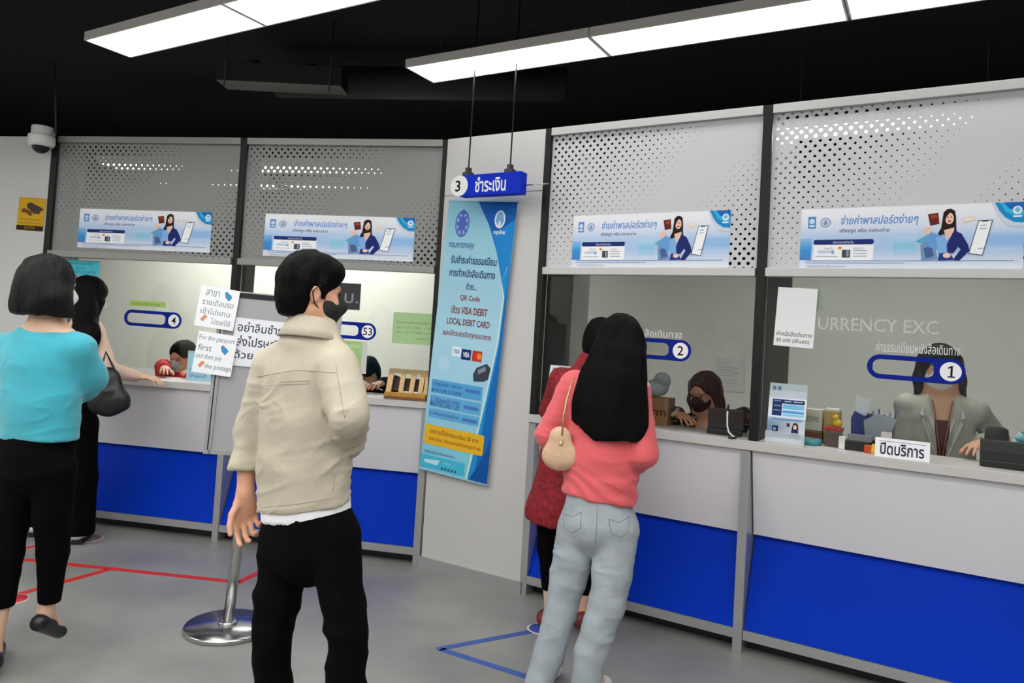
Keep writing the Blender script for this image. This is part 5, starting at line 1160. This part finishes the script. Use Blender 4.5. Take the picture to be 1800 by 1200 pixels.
for sg in (-1, 1):
    def lp(x, z, e=0.): 
        return c+B[0]*sg*x+F*(.118-.10*max(0, (z+.16))*0-.25*max(0, x-.04)**1.0+.012+e)+V3(0, 0, z)-F*.09*max(0, (z+.1)/.13)-o
    pts = [(.045, .03), (.085, -.03), (.098, -.075), (.078, -.085), (.088, -.105), (.012, -.31), (.03, -.16)]
    pf = [lp(*p_, .010) for p_ in pts]; pb = [lp(*p_, -.012) for p_ in pts]; n_ = len(pts)
    MB().add(pf+pb, [tuple(range(n_)), tuple(range(2*n_-1, n_-1, -1))]+[(i, i+n_, (i+1) % n_+n_, (i+1) % n_) for i in range(n_)]).build('lapel', BLZ, r)
v = Vol(lo, hi, .007); v.chain([c+V3(0, 0, -.12), c+V3(0, 0, -.3), c+V3(0, 0, -.5)], [.138, .142, .15], .05, F, .70).cut(c+V3(0, 0, -.095), V3(0, 0, 1)); surf(v, 'maroon_top', mat('maroon_cloth', (74, 18, 26), .8), r)
for sg in (-1, 1): MB().tube([c+B[0]*sg*.05+V3(0, 0, .03)+F*.03-o, c+B[0]*sg*.035+V3(0, 0, -.05)+F*.11-o, c+B[0]*sg*.015+V3(0, 0, -.2)+F*.118-o, c+V3(0, 0, -.33)+F*.12-o], .0035, 6).build('lanyard', mat('gold_lanyard', (150, 84, 60), .5), r)
MB().tube([J['wrl']+unit(J['ell']-J['wrl'])*.02-o+V3(.0, -.026, .0), J['wrl']+unit(J['ell']-J['wrl'])*.02-o+V3(0, 0, .027), J['wrl']+unit(J['ell']-J['wrl'])*.02-o+V3(0, .026, 0)], .004, 6).build('bracelet', mat('dark_bead', (60, 40, 30), .4), r)
# floral blouse, black mask at window 2
y2 = 4.36
r, J, B, Bh, c, F, q = staff('clerk with greying hair, black mask and floral blouse behind window 2', 1238, 690, y2, (215, 226), -.28, SKIN_TAN, HAIR_G, MASK_K, (1243, 742),
    None, dict(r=(P(1162, 782, 4.34), P(1190, 765, 4.12)), l=(P(1305, 795, 4.3), P(1282, 772, 4.12))), .98, .06, -1)
lo, hi = bbox([J[k] for k in ('nk', 'shl', 'ell', 'wrl', 'shr', 'elr', 'wrr', 'pv')], .2); v = Vol(lo, hi, .007)
v.cap(J['shl']-B[0]*.0, J['shr']+B[0]*.035, .066, None, .05).cap(c+V3(0, 0, .01), c+V3(0, 0, -.1), .075, .155, .05, F, .75).chain([c+V3(0, 0, -.1), c+V3(0, 0, -.5)], [.165, .17], .05, F, .75)
for k in 'lr': v.cap(J['sh'+k], J['el'+k], .066, .056, .035).cap(J['el'+k], J['wr'+k], .05, .042, .03)
v.ell(c+V3(0, 0, .0)+F*.115, (.052, .08, .13), .01, B, 'd').ell(c+V3(0, 0, .05), (.068, .07, .06), .01, B, 'd')
def floral():
    m = mat('floral_print', (200, 176, 130), .85); N = m.node_tree.nodes; K = m.node_tree.links; b = N['Principled BSDF']
    vo = N.new('ShaderNodeTexVoronoi'); vo.inputs['Scale'].default_value = 34; rp = N.new('ShaderNodeValToRGB'); rp.color_ramp.interpolation = 'CONSTANT'
    tc = N.new('ShaderNodeTexCoord'); K.new(tc.outputs['Object'], vo.inputs['Vector']); e = rp.color_ramp.elements; e[0].color = (*rgb(24, 22, 24), 1); e[1].position = .42; e[1].color = (*rgb(198, 172, 120), 1)
    e2 = e.new(.62); e2.color = (*rgb(120, 120, 124), 1); e3 = e.new(.78); e3.color = (*rgb(20, 20, 22), 1)
    sp = N.new('ShaderNodeSeparateColor'); K.new(vo.outputs['Color'], sp.inputs[0]); K.new(sp.outputs[0], rp.inputs[0]); K.new(rp.outputs[0], b.inputs['Base Color']); return m
surf(v, 'blouse', floral(), r, creases(.003, (9, 9, 9), 53, .4))
# masked clerk in red at window 4
y4 = 5.62
r, J, B, Bh, c, F, q = staff('clerk with short dark hair and red shirt behind window 4', 321, 627, y4, (190, 200), -.3, SKIN_TAN, HAIR, mat('grey_mask', (176, 178, 176), .7), (322, 665),
    None, dict(r=(P(284, 680, 5.55), P(288, 664, 5.36)), l=(P(362, 700, 5.55), P(345, 680, 5.4))), .98)
lo, hi = bbox([J[k] for k in ('nk', 'shl', 'ell', 'wrl', 'shr', 'elr', 'wrr', 'pv')], .2); v = Vol(lo, hi, .008)
v.cap(J['shl'], J['shr'], .066, None, .05).cap(c+V3(0, 0, .01), c+V3(0, 0, -.1), .075, .155, .05, F, .75).cap(c+V3(0, 0, -.1), c+V3(0, 0, -.5), .165, .17, .05, F, .75)
for k in 'lr': v.cap(J['sh'+k], J['el'+k], .066, .056, .035).cap(J['el'+k], J['wr'+k]*.9+J['el'+k]*.1, .05, .045, .03)
surf(v, 'shirt', mat('red_shirt', (178, 26, 34), .8), r, creases(.004, (9, 9, 9), 54, .4))
# clerk at window 53
r, J, B, Bh, c, F, q = staff('clerk with black hair and black shirt behind window 53, beside the wooden rack', 643, 657, 5.36, (200, 215), -.45, SKIN_TAN, HAIR, MASK_K, (648, 697),
    None, dict(r=(P(612, 735, 5.3), P(630, 702, 5.12)), l=(P(690, 725, 5.3), P(670, 703, 5.12))), .98)
lo, hi = bbox([J[k] for k in ('nk', 'shl', 'ell', 'wrl', 'shr', 'elr', 'wrr', 'pv')], .2); v = Vol(lo, hi, .008)
v.cap(J['shl'], J['shr'], .066, None, .05).cap(c+V3(0, 0, .01), c+V3(0, 0, -.1), .075, .155, .05, F, .75).cap(c+V3(0, 0, -.1), c+V3(0, 0, -.5), .165, .17, .05, F, .75)
for k in 'lr': v.cap(J['sh'+k], J['el'+k], .066, .056, .035).cap(J['el'+k], J['wr'+k]*.9+J['el'+k]*.1, .05, .045, .03)
surf(v, 'shirt', BLACKCLOTH, r)
